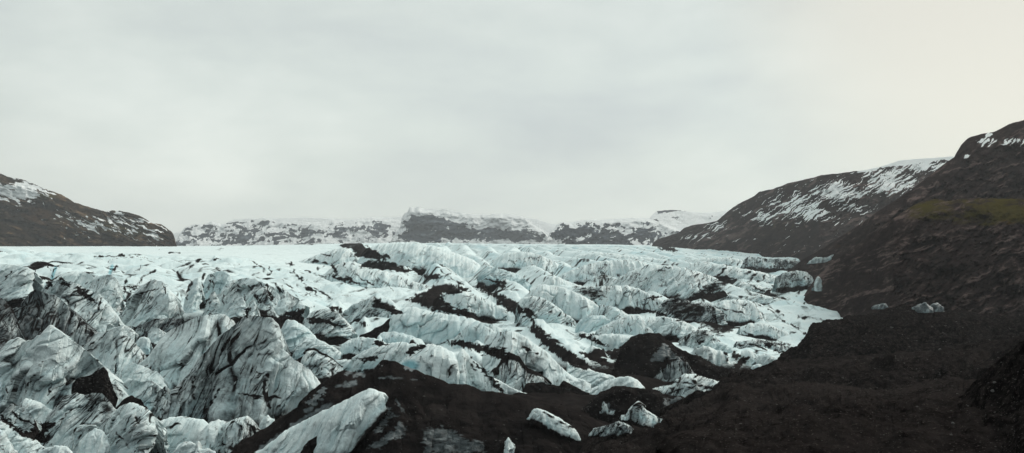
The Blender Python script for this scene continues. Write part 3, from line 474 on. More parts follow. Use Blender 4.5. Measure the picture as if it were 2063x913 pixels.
def build_piece(i, reg, name, label, crest, bot, ash=.3, lean=.75, q=.7, bil=1.0, flute=1.0, cap=0.0, blue=0.0, mound=0, win=0.0, band=0, dd=0.0, on=0, ext=.28, trace=1, plain=0, parent=None, group=None):
    seed = 20 + i * 7
    pts = tr(reg, crest)
    x, y, t = resample(pts, 1.15); nu = len(x)
    y = y + 1.6 * perlin(t / 9, 0, 0, seed) + 1.0 * perlin(t / 3.5, 3, 0, seed) * (0 if mound else 1)
    if isinstance(bot, list):
        b = np.array(tr(reg, bot)); by = np.interp(x, b[:, 0], b[:, 1])
    else: by = np.full(nu, tr(reg, [(0, bot)])[0][1])
    Hp = by - y; Hmax = Hp.max(); Hp = np.maximum(Hp, 0.16 * Hmax)
    kx = int(np.argmax(Hp)); d0 = base_dist(float(np.clip(x[kx], 0, 2000)), float(by[kx])) + dd
    if on: d0 = float(np.median([zget(float(xx), float(yy)) for xx, yy in list(zip(x, np.minimum(by, 911)))[nu // 4:-nu // 4:4]])) - on
    Hm0 = Hmax / FPX * d0; dc = d0 + lean * Hm0 * (0.55 if not on else .95)
    W = (x.max() - x.min()) / FPX * dc
    S = float(np.clip(min(Hm0, 0.6 * W), 1.5, 11.0))
    if name == 'serac': q = q * 1.2 + .05
    dcu = dc + S * 0.35 * perlin(t / (0.35 * t[-1]), 1.7, 0, seed) * (1.0 if not mound else .6)
    Hm = Hp / FPX * dcu + ext * Hm0
    xc, _, zc = world(x, y, dcu)
    nf = int(max(22, (Hmax * (1 + ext)) / 1.15)); nb = max(8, nf // 4)
    sv = np.concatenate([-np.linspace(1, 0, nb, endpoint=False) ** 1.3, np.linspace(0, 1, nf) ** 1.15]); nv = len(sv)
    sg = sv[:, None]; front = sg >= 0
    a = np.abs(sg)
    run = lean * (Hm[None, :] * 0.75 + 0.25 * Hm.max())
    off = np.where(front, -run * a ** q, 0.55 * run * a ** 0.8)
    tt = np.linspace(-1, 1, nu)[None, :]
    Pg = np.stack(np.broadcast_arrays(xc[None, :] + 0.06 * W * tt * a, dcu[None, :] + off, zc[None, :] - Hm[None, :] * a), 2)
    gx, gy = to_plate(Pg)
    n = normals_of(Pg)
    if np.median(n[nb:, :, 1]) > 0: n = -n
    X, Y, Z = Pg[..., 0], Pg[..., 1], Pg[..., 2]
    um = np.broadcast_to((t / FPX * dc)[None, :], X.shape); vm = Hm[None, :] * sg
    w1 = fbm(X / (.8 * S), Y / (.8 * S), Z / (.8 * S), seed, 3)
    skew = .42 + .5 * float(perlin(i * 1.37, .5, .3, 77)) * 2; uu = um + w1 * S * 0.09 + vm * (0.15 + skew)
    fv, fe = facets(uu / (.48 * S) + .10 * w1, (vm - .35 * um) / (1.5 * S) + .15 * w1, seed); fv2, fe2 = facets(uu / (.17 * S), (vm - .5 * um) / (.62 * S) + .15 * w1, seed + 3)
    fl = 1 - np.abs(perlin(uu / (.30 * S), vm / (1.5 * S), seed * .3, seed)) * 1.7        # flutes running down the face
    fl2 = 1 - np.abs(perlin(uu / (.11 * S), vm / (.9 * S), seed * .7, seed + 2)) * 1.7
    big = perlin(X / (.75 * S), Y / (.75 * S), Z / (.9 * S), seed + 3)
    wx = X + w1 * S * .25; wz = Z + w1 * S * .2
    bl = np.abs(perlin(wx / (.42 * S), Y / (.42 * S), wz / (.55 * S), seed + 4))          # rounded lumps with sharp creases
    fn = fbm(X / (.14 * S), Y / (.14 * S), Z / (.14 * S), seed + 5, 4, .55)
    fade = np.clip(a * 5 + .12, 0, 1) * (1 - .2 * a)
    are = 1 - 1.9 * np.abs(perlin((um + w1 * S * .15 + vm * (.1 + skew)) / (.62 * S), vm / (2.4 * S), seed * .5, seed + 17))
    if mound:
        disp = S * (.14 * big + .20 * (are - .3) - .05 * fl * flute + .03 * fn) * fade
        rid = 1 - np.abs(perlin(X / 7 + w1, Y / 7, Z / 9, seed + 9)) * 1.6
        disp = disp + .55 * rid * fade + .34 * (1 - np.abs(perlin((X + .4 * Z) / 2.6 + w1, Y / 3, Z / 4, seed + 16)) * 1.8) * fade + .26 * fbm(X / 1.8, Y / 1.8, Z / 1.8, seed + 6, 4, .6)
    else:
        disp = S * (.08 * big + .30 * (are - .3) * min(1.2, .4 + .6 * bil) - .06 * (fl - .4) * flute - .022 * fl2 * flute + .05 * (bl - .2) * bil + .17 * fv * bil - .06 * (1 - sstep(0, .10, fe)) * min(1, bil) + .05 * fv2 + .016 * fn) * fade
    Pg = Pg + n * np.array([1, 1, .35 if not mound else .8]) * disp[..., None]
    # ash: in gullies and creases (deepened there as painted shade), along tephra lines, as loose patches and caps
    cr = np.maximum((1 - sstep(0.0, .06, fe)), .6 * (1 - sstep(0.0, .035, fe2))); gl = np.maximum(sstep(.82, 1.0, fl), .75 * sstep(.86, 1., fl2))
    line = 1 - sstep(.0, .075, np.abs(perlin((um * .8 + vm * .55 + w1 * S * .4) / (.55 * S), (vm - um * .3) / (2.2 * S), 4.4, seed + 6)))
    if band: line = np.maximum(line, 1 - sstep(0, .12, np.abs(perlin((vm + .35 * um + w1 * S * .2) / (.28 * S), um / (3 * S), 2.2, seed + 8))))
    thin = 1 - sstep(.0, .05, np.abs(perlin((um - vm * .4) / (.30 * S) + w1, (vm) / (1.1 * S), 8.4, seed + 7)))
    brk = sstep(-.25, .35, fbm(X / (.5 * S), Y / (.5 * S), Z / (.5 * S), seed + 11, 3))
    patch = fbm(uu / (.7 * S), vm / (.9 * S), seed * 1.3, seed + 12, 5, .6)
    feather = fbm(uu / (.038 * S) , vm / (.42 * S), seed * .9, seed + 14, 3, .6)
    feather2 = fbm((um + vm * .7 + w1 * S * .3) / (.055 * S), (vm - um * .5) / (.5 * S), seed * .4, seed + 15, 3, .6)
    if mound:
        f = .85 + .25 * patch
        if win: f = f - sstep(.1, .5, patch) * win * 2
        grime_shade = np.full(X.shape, .9)
    else:
        f = np.maximum.reduce([cr * (.25 + .75 * brk), gl * (.2 + .7 * brk), sstep(.0, .75, -are) * (.35 + ash) * (.4 + .6 * brk) * sstep(.05, .3, a), line * brk * .9, thin * brk * .6]) * min(1.0, .35 + ash * 1.15)
        f = np.maximum(f, sstep(.72 - ash * .8, 1.05 - ash * .8, patch) * .8)
        if name != 'ice_block' and ash > .15: f = np.maximum(f, sstep(.56, .80, a + .22 * patch) * .9 * front)  # base darkening: ash plus painted shade of the deep gaps
        if on: f = np.maximum(f, sstep(.64, .98, a + .30 * patch) * .95 * front)
        if cap: f = np.maximum(f, (1 - sstep(cap * .6, cap * 1.6, np.where(front, a, a * .3) + patch * .06)) * 1.0)
        ash = ash * (1.3 if name == 'ice_ridge' else 1.15); dens = np.clip(ash * 1.25 + .55 * patch, 0, 1)
        f = np.maximum(f, np.clip(.5 + 1.5 * (feather - .68 + .50 * dens), 0, .85) * sstep(.05, .3, dens))
        f = np.maximum(f, np.clip(.5 + 1.5 * (feather2 - .73 + .48 * dens), 0, .85) * sstep(.1, .4, dens))
        grime_shade = (.10 + (0.11 * float(sstep(580, 740, by.mean())) if not on else 0) if name == 'serac' else .04) + .9 * max(0, ash - .48) + .42 * np.clip(feather + .1, 0, 1) * dens + .62 * ash * np.clip(.45 + 1.6 * patch, 0, 1.6) + .30 * np.maximum(line, gl) * brk * min(1, ash * 2)  # front seracs get extra: dirt plus painted shade of their faces
    if on and not mound and not plain: grime_shade = grime_shade + .35 * sstep(.4, .95, a + .2 * patch) * front
    if plain: f = f * .25; grime_shade = plain + .35 * patch
    px_, py_ = to_plate(Pg)
    f = np.where(front, traced_ash(px_, py_, f), f) if trace else f
    bluef = np.clip(blue + .16 * sstep(.15, .6, a) + .30 * sstep(.1, .6, big) * sstep(.15, .7, a) + .18 * sstep(.6, 1, fl) * (1 - mound) - .05, 0, 1)  # clear-ice blue, plus teal shade painted onto the steep faces
    if mound: bluef *= .3
    if 'bulging' in label or 'arching' in label:   # clear ice in the melt cave
        bluef = np.maximum(bluef, .95 * (1 - sstep(6, 16, np.hypot((px_ - 826) * .6, py_ - 737))))
    o = grid_mesh(name, Pg, ICE, {'ash': f, 'grime_shade': np.clip(grime_shade, 0, 1), 'blue': bluef}, flip=True)
    zput(Pg[nb:])
    if mound and Hmax * (x.max() - x.min()) > 6000: MOUND_SURF.append(Pg[nb:])
    if parent: o.parent = parent; return o
    cat = {'serac': 'serac', 'ice_ridge': 'ice ridge', 'ash_mound': 'ash mound', 'ice_block': 'ice block'}[name]
    grp = {'serac': 'seracs of the broken left ice front', 'ice_ridge': 'ice ridges in the middle of the glacier', 'ash_mound': 'black ash mounds on the glacier', 'ice_block': 'loose blocks and scraps of ice'}[name]
    tag(o, label, cat, grp)
    return o
# ------------------------------------------------------------------ glacier sheet
def build_glacier():
    nu, nd = 2100, 1000
    px = np.linspace(-420, 2250, nu); d = np.exp(np.linspace(math.log(70), math.log(2900), nd))
    PX, D = np.meshgrid(px, d)
    X = (PX - CX) / FPX * D
    row = base_row(PX, D); Z = (HY - row) / FPX * D
    w = fbm(X / 60, D / 90, 0, 3, 3)
    rightw = sstep(640, 900, PX + 60 * w) * (1 - .5 * sstep(520, 420, D))
    # wave-like ice ridges of the right field, steep flank to the left
    wl = fbm(X / 70, D / 260, 0, 5, 2)
    s = (X + .08 * D + 16 * wl + 2.2 * perlin(X / 14, D / 40, 0, 4)) / 27.0
    fr = s - np.floor(s)
    saw = np.where(fr < .55, sstep(0, .55, fr), 1 - sstep(.55, 1, fr))
    ampR = 7.6 * (0.55 + .8 * np.clip(perlin(np.floor(s) * 3.7, D / 140, 0, 6) + .4, 0, 1.2)) * sstep(2300, 1500, D) * (0.45 + .55 * sstep(380, 700, D))
    s2 = (X * 1.0 + .3 * D + 6 * w) / 11.0; f2 = s2 - np.floor(s2)
    saw2 = np.where(f2 < .6, f2 / .6, (1 - f2) / .4)
    zr = ampR * (saw - .5) + .9 * saw2 * sstep(.2, .7, saw)
    # middle: broken swells
    bl = np.abs(perlin(X / 26 + .4 * w, D / 40, 0, 7)); bl2 = np.abs(perlin(X / 9 + w, D / 16, 0, 8))
    plate = sstep(520, 700, D + (PX - 420).clip(-400, 0) * .25) * (1 - sstep(560, 760, PX + 80 * w))
    midA = (1 - rightw) * (1 - .93 * plate)
    zm = midA * (5.5 * (bl - .25) + 2.2 * (bl2 - .2)) * sstep(1900, 1000, D)
    fine = fbm(X / 5, D / 9, 0, 9, 4) * (.35 + .35 * (1 - plate))
    Z = Z + rightw * zr + zm + fine * sstep(2600, 1500, D) - .0
    Z = Z + 1.7 * fbm(X / 55, D / 160, 0, 29, 4, .6) * sstep(700, 1300, D)
    tz = traced_ash(PX, row, np.zeros_like(PX), True) * sstep(220, 300, D) * sstep(2200, 1400, D)
    for ax, m_ in ((0, 17), (1, 11)):
        ker = np.hanning(m_ + 2)[1:-1]; ker /= ker.sum()
        tz = np.apply_along_axis(lambda v: np.convolve(v, ker, 'same'), ax, tz)
    Z = Z + tz * (.8 + 3.2 * np.clip(1 - 1.8 * np.abs(perlin(X / 16 + .5 * w, D / 30, 0, 27)), 0, 1) + .5 * fbm(X / 4, D / 7, 0, 28, 3)) * (1 - .9 * rightw * sstep(1150, 1300, PX))
    Z -= 3.5 * (1 - sstep(700, 800, PX)) * (1 - sstep(330, 420, D))      # keep crevasse floors low among the seracs
    Pg = np.stack([X, D, Z], 2)
    gx, gy = to_plate(Pg)
    # ash
    brk = sstep(-.2, .4, fbm(X / 20, D / 45, 0, 12, 3))
    streak = sstep(.30, .55, fbm((X - .25 * D) / 11 + .6 * w, D / 14 + X / 60, 0, 13, 3)) * (.55 * brk + .2)
    flank = sstep(.05, .2, fr) * (1 - sstep(.42, .58, fr)) * rightw
    fe1 = fbm((X + 2 * w) / 26, D / 11 - X / 9, 0, 23, 4, .6); den = fbm(X / 40, D / 110, 0, 24, 3)
    thinR = np.clip(.5 + 2.0 * (fe1 - .34 + .55 * den), 0, .95) * (.35 + .65 * flank) * rightw
    fe2 = fbm((X - .1 * D) / 5, D / 34, 0, 25, 4, .6)
    fe3 = fbm((X - .08 * D + 3 * w) / 3.2, D / 46, 0, 33, 4, .6); fe4 = fbm((X + .3 * D) / 7 + w, D / 30, 0, 34, 4, .6)
    thinF = np.maximum(np.clip(.5 + 1.7 * (fe3 - .30 + .45 * den), 0, .9), np.clip(.5 + 1.7 * (fe4 - .36 + .45 * den), 0, .8)) * rightw * sstep(1500, 500, D)
    thinM = np.clip(.5 + 2.0 * (fe2 - .42 + .5 * den), 0, .9) * (1 - rightw) * (1 - .96 * plate)
    thin = (1 - sstep(0, .07, np.abs(perlin(X / 20 + .6 * w, D / 26 - X / 50, 0, 14)))) * brk
    crease = (1 - sstep(0, .09, bl)) * .8 * midA * brk + (1 - sstep(0, .06, bl2)) * .7 * midA * brk
    valley = (1 - sstep(.02, .22, np.minimum(fr, 1 - fr))) * .42 * rightw
    f = np.maximum.reduce([thinR, thinF, thinM, streak * (1 - .97 * plate) * (.85 - .3 * rightw), thin * .62 * (1 - .95 * plate), crease, valley])
    f *= sstep(2300, 900, D) * .75 + .25
    patch = fbm(X / 18, D / 36, 0, 15, 5, .6)
    central = sstep(540, 660, gy) * sstep(600, 720, PX) * (1 - sstep(1500, 1600, PX))
    f = np.maximum(f, sstep(.30, .55, patch + .22 * central) * .9 * central)
    f = np.maximum(f, sstep(690, 770, gy) * sstep(560, 680, PX) * .95)
    f = np.maximum(f, sstep(600, 660, gy) * (1 - sstep(560, 680, PX)) * (.78 + .4 * patch))  # gap floors darkened: ash plus painted shade between the seracs
    # thin black lines on the flat plateau
    f = np.maximum(f, plate * (1 - sstep(0, .02, np.abs(perlin(X / 60, D / 260, 0, 16)))) * sstep(.1, .4, perlin(X / 90, D / 200, 0, 17)) * .6)
    f = traced_ash(gx, gy, f)
    grime_shade = .25 * thinF + .42 * plate * sstep(.05, .5, fbm(X / 70, D / 22, 0, 31, 4, .6)) + .16 * sstep(-.1, .5, fbm(X / 30, D / 60, 0, 35, 5, .65)) * sstep(500, 900, D) + .04 * (1 - plate) + .30 * thinR + .25 * thinM + .20 * patch * (1 - .7 * plate) + .22 * streak * (1 - plate) + .30 * sstep(.1, .7, 1 - np.minimum(fr, 1 - fr) * 4) * rightw * brk
    blue = np.clip(.10 * (1 - plate) + .35 * rightw * sstep(.1, .4, fr) * (1 - sstep(.4, .6, fr)) * sstep(.0, .5, perlin(X / 30, D / 60, 0, 18)) + .2 * midA * sstep(.0, .5, patch), 0, 1)
    # bluish walls of the rim crevasses
    for pl in ([(640, 340), (615, 400), (600, 470)], [(1290, 320), (1265, 400)]):
        blue = np.maximum(blue, 1 - sstep(1.5, 5, seg_dist(gx, gy, np.array(tr('a', pl)))))
    zput(Pg)
    o = grid_mesh('glacier', Pg, ICE, {'ash': f, 'grime_shade': np.clip(grime_shade, 0, 1), 'blue': blue})
    tag(o, 'wide white and pale blue glacier tongue streaked with black volcanic ash', kind='structure')
build_glacier()
# ------------------------------------------------------------------ hills: crest outline, distances of crest and foot, relief and surface masks
def build_hill(name, label, mat, crest, foot, rise, d_foot, masks, relief=1.0, curve=1.0, seed=1, step=1.5, back=0.6, grain=33, jag=1.0):
    x, y, t = resample(crest, step); nu = len(x)
    y = y + jag * (1.5 * perlin(t / 14, 0, 0, seed) + .9 * perlin(t / 5, 4, 0, seed))
    fy = np.interp(x, *np.array(foot).T) if isinstance(foot, list) else np.full(nu, float(foot))
    df = np.interp(x, *np.array(d_foot).T) if isinstance(d_foot, list) else np.full(nu, float(d_foot))
    fy = np.maximum(fy, y + 6); dc = df + rise * (fy - y) / FPX * df
    nf = int(max(30, (fy - y).max() / step)); nb = 14
    s = np.linspace(0, 1, nf)[:, None]
    PY = y[None] + (fy - y)[None] * s; PXg = np.broadcast_to(x[None], PY.shape)
    D = dc[None] + (df - dc)[None] * s ** curve
    sz = df[None] / FPX
    # relief moves the surface along the line of sight: gullies down the slope, ledges across it
    wv = fbm(PXg / 70, PY / 50, 0, seed, 4)
    gul = 1 - np.abs(fbm((PXg + PY * .6) / 28 + wv * .8, PY / 120, 0, seed + 1, 3))
    ag, bg = rot(PXg, PY, grain + 22); gul2 = 1 - 1.6 * np.abs(fbm(ag / 120 + wv, bg / 13 + wv, 0, seed + 9, 3, .6))
    al, bl_ = rot(PXg, PY, grain * .6); led = fbm(al / 120 + wv, bl_ / 11 + wv * 1.6, 0, seed + 2, 4, .6)
    fn = fbm(PXg / 12, PY / 9, 0, seed + 3, 4, .6)
    fade = sstep(0, .12, s) * .9 + .1
    D = D - relief * sz * fade * (30 * wv + 10 * gul + 8 * gul2 + 9 * led + 7 * fn)
    qx = PXg + 9 * fbm(PXg / 40, PY / 30, 2, seed + 30, 3) + 4 * fbm(PXg / 11, PY / 11, 5, seed + 31, 3); qy = PY + 6 * fbm(PXg / 40, PY / 30, 8, seed + 32, 3) + 3 * fbm(PXg / 10, PY / 10, 3, seed + 33, 3)
    A = masks(qx, qy, s + 0 * PY, wv, fn, seed)
    X, Y, Z = world(PXg, PY, D)
    front = np.stack([X, Y, Z], 2)
    # back slope behind the crest
    k = np.linspace(1, 0, nb, endpoint=False)[:, None]
    hz = (front[0, :, 2] - front[-1, :, 2])[None]
    bd = np.maximum(hz * 1.6, 40) * back * k
    yb = front[0, :, 1][None] + bd
    Bk = np.stack(np.broadcast_arrays(front[0, :, 0][None] * (1 + 0 * k), yb, front[0, :, 2][None] - hz * 1.15 * k ** 1.5), 2)
    Pg = np.concatenate([Bk, front], 0)
    at = {}
    ar, br = rot(PXg, PY, grain)
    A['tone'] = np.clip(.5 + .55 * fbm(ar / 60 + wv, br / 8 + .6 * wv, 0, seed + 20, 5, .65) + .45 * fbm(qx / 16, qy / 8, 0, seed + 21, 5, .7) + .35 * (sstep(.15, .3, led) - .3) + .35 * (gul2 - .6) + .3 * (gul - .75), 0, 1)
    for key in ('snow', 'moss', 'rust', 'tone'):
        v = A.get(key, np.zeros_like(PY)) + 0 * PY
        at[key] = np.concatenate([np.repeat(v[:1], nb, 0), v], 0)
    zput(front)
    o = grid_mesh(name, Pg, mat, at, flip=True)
    tag(o, label, kind='structure'); return o
def blob(px, py, cx, cy, rx, ry): return np.exp(-((px - cx) / rx) ** 2 - ((py - cy) / ry) ** 2)
def rot(px, py, ang):
    c, s_ = math.cos(math.radians(ang)), math.sin(math.radians(ang))
    return px * c - py * s_, px * s_ + py * c          # along / across a direction rising to the right by ang
# left hill
def m_left(px, py, s, wv, fn, sd):
    a, b = rot(px, py, -22)
    n = fbm(a / 26, b / 6, 0, sd + 5, 4, .6); a3, b3 = rot(px, py, -28); n2 = fbm(a3 / 24, b3 / 4.2, 0, sd + 6, 4, .6)
    top = blob(px, py, 40, 385, 75, 24) * 1.0
    snow = sstep(.0, 1, n * .9 + top * 1.2 - .18) + .0
    sp = blob(px, py, 180, 455, 55, 22) + blob(px, py, 250, 440, 40, 30) + blob(px, py, 305, 470, 40, 22) + .5 * blob(px, py, 120, 430, 60, 15)
    snow = np.maximum(snow, sstep(.30, .65, n2 + .5 * sp - .10))
    moss = .66 * blob(px, py, 80, 395, 50, 14) + .56 * blob(px, py, 240, 460, 90, 30) + .3 * blob(px, py, 120, 440, 60, 20) + .12 * wv
    rust = .58 * blob(px, py, 90, 430, 60, 25) + .42 * blob(px, py, 110, 470, 70, 22)
    return dict(snow=snow, moss=moss, rust=rust)
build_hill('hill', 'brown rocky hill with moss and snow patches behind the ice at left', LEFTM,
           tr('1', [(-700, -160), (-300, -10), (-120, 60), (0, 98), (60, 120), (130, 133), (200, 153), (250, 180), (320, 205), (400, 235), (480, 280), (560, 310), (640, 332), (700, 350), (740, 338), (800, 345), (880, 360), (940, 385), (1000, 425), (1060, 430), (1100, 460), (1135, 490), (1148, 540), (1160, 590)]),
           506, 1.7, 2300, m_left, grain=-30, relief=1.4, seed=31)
# far snowy mountains
def rockmask(px, py, sd, rocky, band=1.0):
    led = fbm(px / 40, py / 9 + px / 90, 0, sd + 5, 5, .6); n = fbm((px + py) / 12, (py - .4 * px) / 8, 0, sd + 6, 4, .6); ver = fbm((px + .3 * py) / 6, py / 20, 0, sd + 7, 3)
    return led * .9 * band + n * .55 + ver * .25 + rocky
def m_far1(px, py, s, wv, fn, sd):
    r = rockmask(px, py, sd, .34 * blob(px, py, 430, 482, 120, 16) + .32 * blob(px, py, 600, 472, 110, 12) + .3 * blob(px, py, 470, 455, 80, 8) + .3 * blob(px, py, 740, 462, 60, 10) - .30 * sstep(.14, .0, s) - .06)
    return dict(snow=1 - sstep(.05, .35, r))
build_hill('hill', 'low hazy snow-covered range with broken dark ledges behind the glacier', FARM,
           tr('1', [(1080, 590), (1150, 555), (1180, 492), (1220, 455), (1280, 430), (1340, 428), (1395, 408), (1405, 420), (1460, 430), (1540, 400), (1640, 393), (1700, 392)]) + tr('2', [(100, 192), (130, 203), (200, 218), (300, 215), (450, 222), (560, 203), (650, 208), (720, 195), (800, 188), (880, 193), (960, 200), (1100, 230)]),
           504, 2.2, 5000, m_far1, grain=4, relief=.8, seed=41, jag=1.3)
def m_far2(px, py, s, wv, fn, sd):
    r = rockmask(px, py, sd, 1.35 * blob(px, py, 846, 452, 30, 34) + .75 * blob(px, py, 905, 462, 36, 20) + .7 * blob(px, py, 830, 480, 40, 9) + .55 * blob(px, py, 960, 472, 60, 12) + .75 * blob(px, py, 1040, 474, 60, 12) - .42 * sstep(.22, .02, s) - .7 * blob(px, py, 872, 425, 40, 8) - .75 * blob(px, py, 1010, 445, 60, 12) - .25 * blob(px, py, 900, 470, 4, 30) - .2)
    return dict(snow=1 - sstep(.05, .32, r))
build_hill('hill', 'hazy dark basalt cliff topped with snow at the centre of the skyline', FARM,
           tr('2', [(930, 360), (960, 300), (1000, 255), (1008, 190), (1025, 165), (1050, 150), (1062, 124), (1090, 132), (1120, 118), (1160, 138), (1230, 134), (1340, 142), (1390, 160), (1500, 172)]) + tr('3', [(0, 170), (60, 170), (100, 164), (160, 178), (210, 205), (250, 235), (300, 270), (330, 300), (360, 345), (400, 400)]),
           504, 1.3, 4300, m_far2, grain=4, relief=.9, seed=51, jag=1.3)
def m_far3(px, py, s, wv, fn, sd):
    r = rockmask(px, py, sd, .5 * blob(px, py, 1150, 475, 50, 20) + .55 * blob(px, py, 1240, 484, 70, 14) + .3 * blob(px, py, 1190, 455, 50, 10) + .25 * blob(px, py, 1290, 470, 50, 12) - .4 * sstep(.18, 0, s) - .05)
    a, b = rot(px, py, 8)
    return dict(snow=1 - sstep(.05, .32, r), moss=.35 * blob(px, py, 1290, 478, 40, 14) + .2 * blob(px, py, 1200, 470, 60, 10))
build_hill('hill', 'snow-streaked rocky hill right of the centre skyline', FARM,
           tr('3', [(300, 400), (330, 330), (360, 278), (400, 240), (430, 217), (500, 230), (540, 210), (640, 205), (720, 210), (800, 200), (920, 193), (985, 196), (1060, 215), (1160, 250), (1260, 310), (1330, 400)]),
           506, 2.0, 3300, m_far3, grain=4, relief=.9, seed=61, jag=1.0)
def m_far4(px, py, s, wv, fn, sd):
    led = fbm(px / 30, py / 4, 0, sd + 5, 3)
    r = -.35 + .9 * blob(px, py, 1350, 426, 35, 3.5) + .6 * blob(px, py, 1357, 443, 12, 6) + .5 * blob(px, py, 1316, 443, 12, 7) + .55 * led + .3 * fn + .4 * blob(px, py, 1440, 440, 30, 8)
    return dict(snow=1 - sstep(.05, .3, r))
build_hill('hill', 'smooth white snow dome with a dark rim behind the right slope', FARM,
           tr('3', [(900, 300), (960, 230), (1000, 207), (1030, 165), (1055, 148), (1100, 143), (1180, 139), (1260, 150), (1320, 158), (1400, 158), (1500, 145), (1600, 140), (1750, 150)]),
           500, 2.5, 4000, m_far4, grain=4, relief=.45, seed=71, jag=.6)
def m_cap(px, py, s, wv, fn, sd): return dict(snow=.95 + 0 * px - .25 * sstep(.3, .6, fn) * sstep(.0, .1, s))
build_hill('hill', 'smooth white ice cap far behind the dark cliffs', FARM, [(250, 500), (340, 472), (420, 456), (520, 441), (620, 438), (700, 442), (800, 437), (900, 431), (1000, 433), (1080, 441), (1115, 452), (1160, 447), (1250, 440), (1400, 436), (1500, 440), (1700, 450)],
           500, 2.6, 6100, m_cap, grain=4, relief=.3, seed=76, jag=.5)
# right: long snow-streaked slope
def m_right(px, py, s, wv, fn, sd):
    a, b = rot(px, py, 36)
    n = 1.2 * fbm(a / 44 + .5 * wv, b / 2.4, 0, sd + 5, 4, .6); a2, b2 = rot(px, py, 24)
    n2 = 2.6 * fbm(a2 / 34, b2 / 2.6, 0, sd + 6, 4)
    reg = np.zeros_like(px)
    for cx_, cy_, rx, ry, k in ((1600, 410, 60, 26, .75), (1690, 385, 60, 28, .85), (1790, 365, 70, 28, .9), (1860, 335, 70, 16, .9), (1640, 435, 60, 16, .8), (1540, 440, 50, 18, .62), (1720, 420, 50, 16, .6), (1440, 455, 50, 12, .5), (1410, 478, 50, 10, .5)):
        reg = np.maximum(reg, k * blob(px, py, cx_, cy_, rx, ry))
    snow = sstep(.0, .9, n * .85 + .2 * n2 + reg * 1.0 - .16)
    topw = sstep(1690, 1760, px) * (1 - sstep(3, 9, py - np.interp(px, [1700, 1800, 1925], [350, 330, 315])))
    snow = np.maximum(snow, topw)
    moss = .30 * blob(px, py, 1560, 455, 60, 14) + .3 * blob(px, py, 1780, 350, 80, 8) + .22 * blob(px, py, 1650, 460, 100, 10)
    return dict(snow=snow, moss=moss, rust=.1 * wv)
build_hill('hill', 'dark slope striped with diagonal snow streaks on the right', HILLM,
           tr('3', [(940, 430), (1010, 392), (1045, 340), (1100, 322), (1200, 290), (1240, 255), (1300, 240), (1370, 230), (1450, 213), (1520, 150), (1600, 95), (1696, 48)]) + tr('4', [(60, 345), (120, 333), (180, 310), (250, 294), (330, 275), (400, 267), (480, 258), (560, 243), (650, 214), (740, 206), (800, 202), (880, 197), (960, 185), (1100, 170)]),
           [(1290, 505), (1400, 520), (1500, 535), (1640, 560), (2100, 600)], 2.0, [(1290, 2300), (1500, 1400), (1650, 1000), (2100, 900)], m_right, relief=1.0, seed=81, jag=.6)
def m_bluff(px, py, s, wv, fn, sd):
    a, b = rot(px, py, 38)
    n = fbm(a / 34, b / 4.5, 0, sd + 5, 4, .55)
    reg = .8 * blob(px, py, 1985, 285, 26, 12) + .75 * blob(px, py, 2040, 283, 34, 10) + .85 * blob(px, py, 1994, 270, 12, 5) + .7 * blob(px, py, 1946, 317, 12, 6)
    snow = sstep(.0, .9, n * .8 + reg - .22)
    return dict(snow=snow, moss=.18 * blob(px, py, 1900, 400, 160, 14) + .12 * wv, rust=.28 * blob(px, py, 1960, 360, 60, 30) + .22 * blob(px, py, 2020, 350, 60, 40) + .5 * blob(px, py, 1683, 497, 14, 9) + .12 * wv)
build_hill('hill', 'dark brown scree hillside rising to a square cliff at far right', HILLM,
           tr('4', [(180, 680), (240, 630), (330, 580), (420, 520), (500, 470), (560, 425), (640, 375), (700, 335), (760, 288), (830, 232), (900, 185), (915, 172), (917, 150), (922, 132), (938, 118), (1000, 101), (1040, 97), (1080, 76), (1110, 60), (1168, 46), (1300, 10), (1500, -30), (1800, -60)]),
           [(1580, 570), (1660, 610), (1760, 650), (2400, 700)], 1.7, [(1580, 760), (1660, 640), (1760, 470), (2400, 450)], m_bluff, relief=1.5, seed=91, jag=.5, curve=.8)
def m_shoulder(px, py, s, wv, fn, sd):
    band = sstep(385, 405, py) * (1 - sstep(440, 470, py + 12 * wv)) * sstep(1800, 1880, px + 30 * wv)
    n = fbm(px / 45, py / 9, 0, sd + 5, 4)
    moss = band * (.45 + .35 * n) + .40 * blob(px, py, 1850, 418, 40, 14) + .45 * blob(px, py, 2040, 430, 60, 20)
    rust = .45 * blob(px, py, 2025, 448, 50, 10) + .25 * blob(px, py, 1970, 505, 60, 10) + .1 * n
    rubble = np.maximum(blob(px, py, 1980, 488, 40, 9), np.maximum(blob(px, py, 1840, 585, 50, 25) * .8, blob(px, py, 1980, 600, 50, 14) * .8))
    snow = sstep(.55, .95, fbm(px / 9, py / 5, 0, sd + 8, 3) + .32 * rubble) * .45
    return dict(snow=snow, moss=moss, rust=rust)
build_hill('hill', 'dark shoulder with olive and orange moss on its top at right', HILLM,
           tr('4', [(240, 800), (300, 700), (400, 620), (480, 560), (560, 500), (630, 452), (670, 425), (720, 395), (760, 380), (800, 374), (850, 384), (900, 376), (960, 372), (1060, 374), (1168, 376), (1400, 340), (1700, 320)]),
           [(1610, 640), (1700, 680), (1800, 720), (2300, 760)], 1.6, [(1610, 580), (1700, 440), (1800, 330), (2300, 300)], m_shoulder, relief=1.3, seed=101, jag=.8, curve=.7)
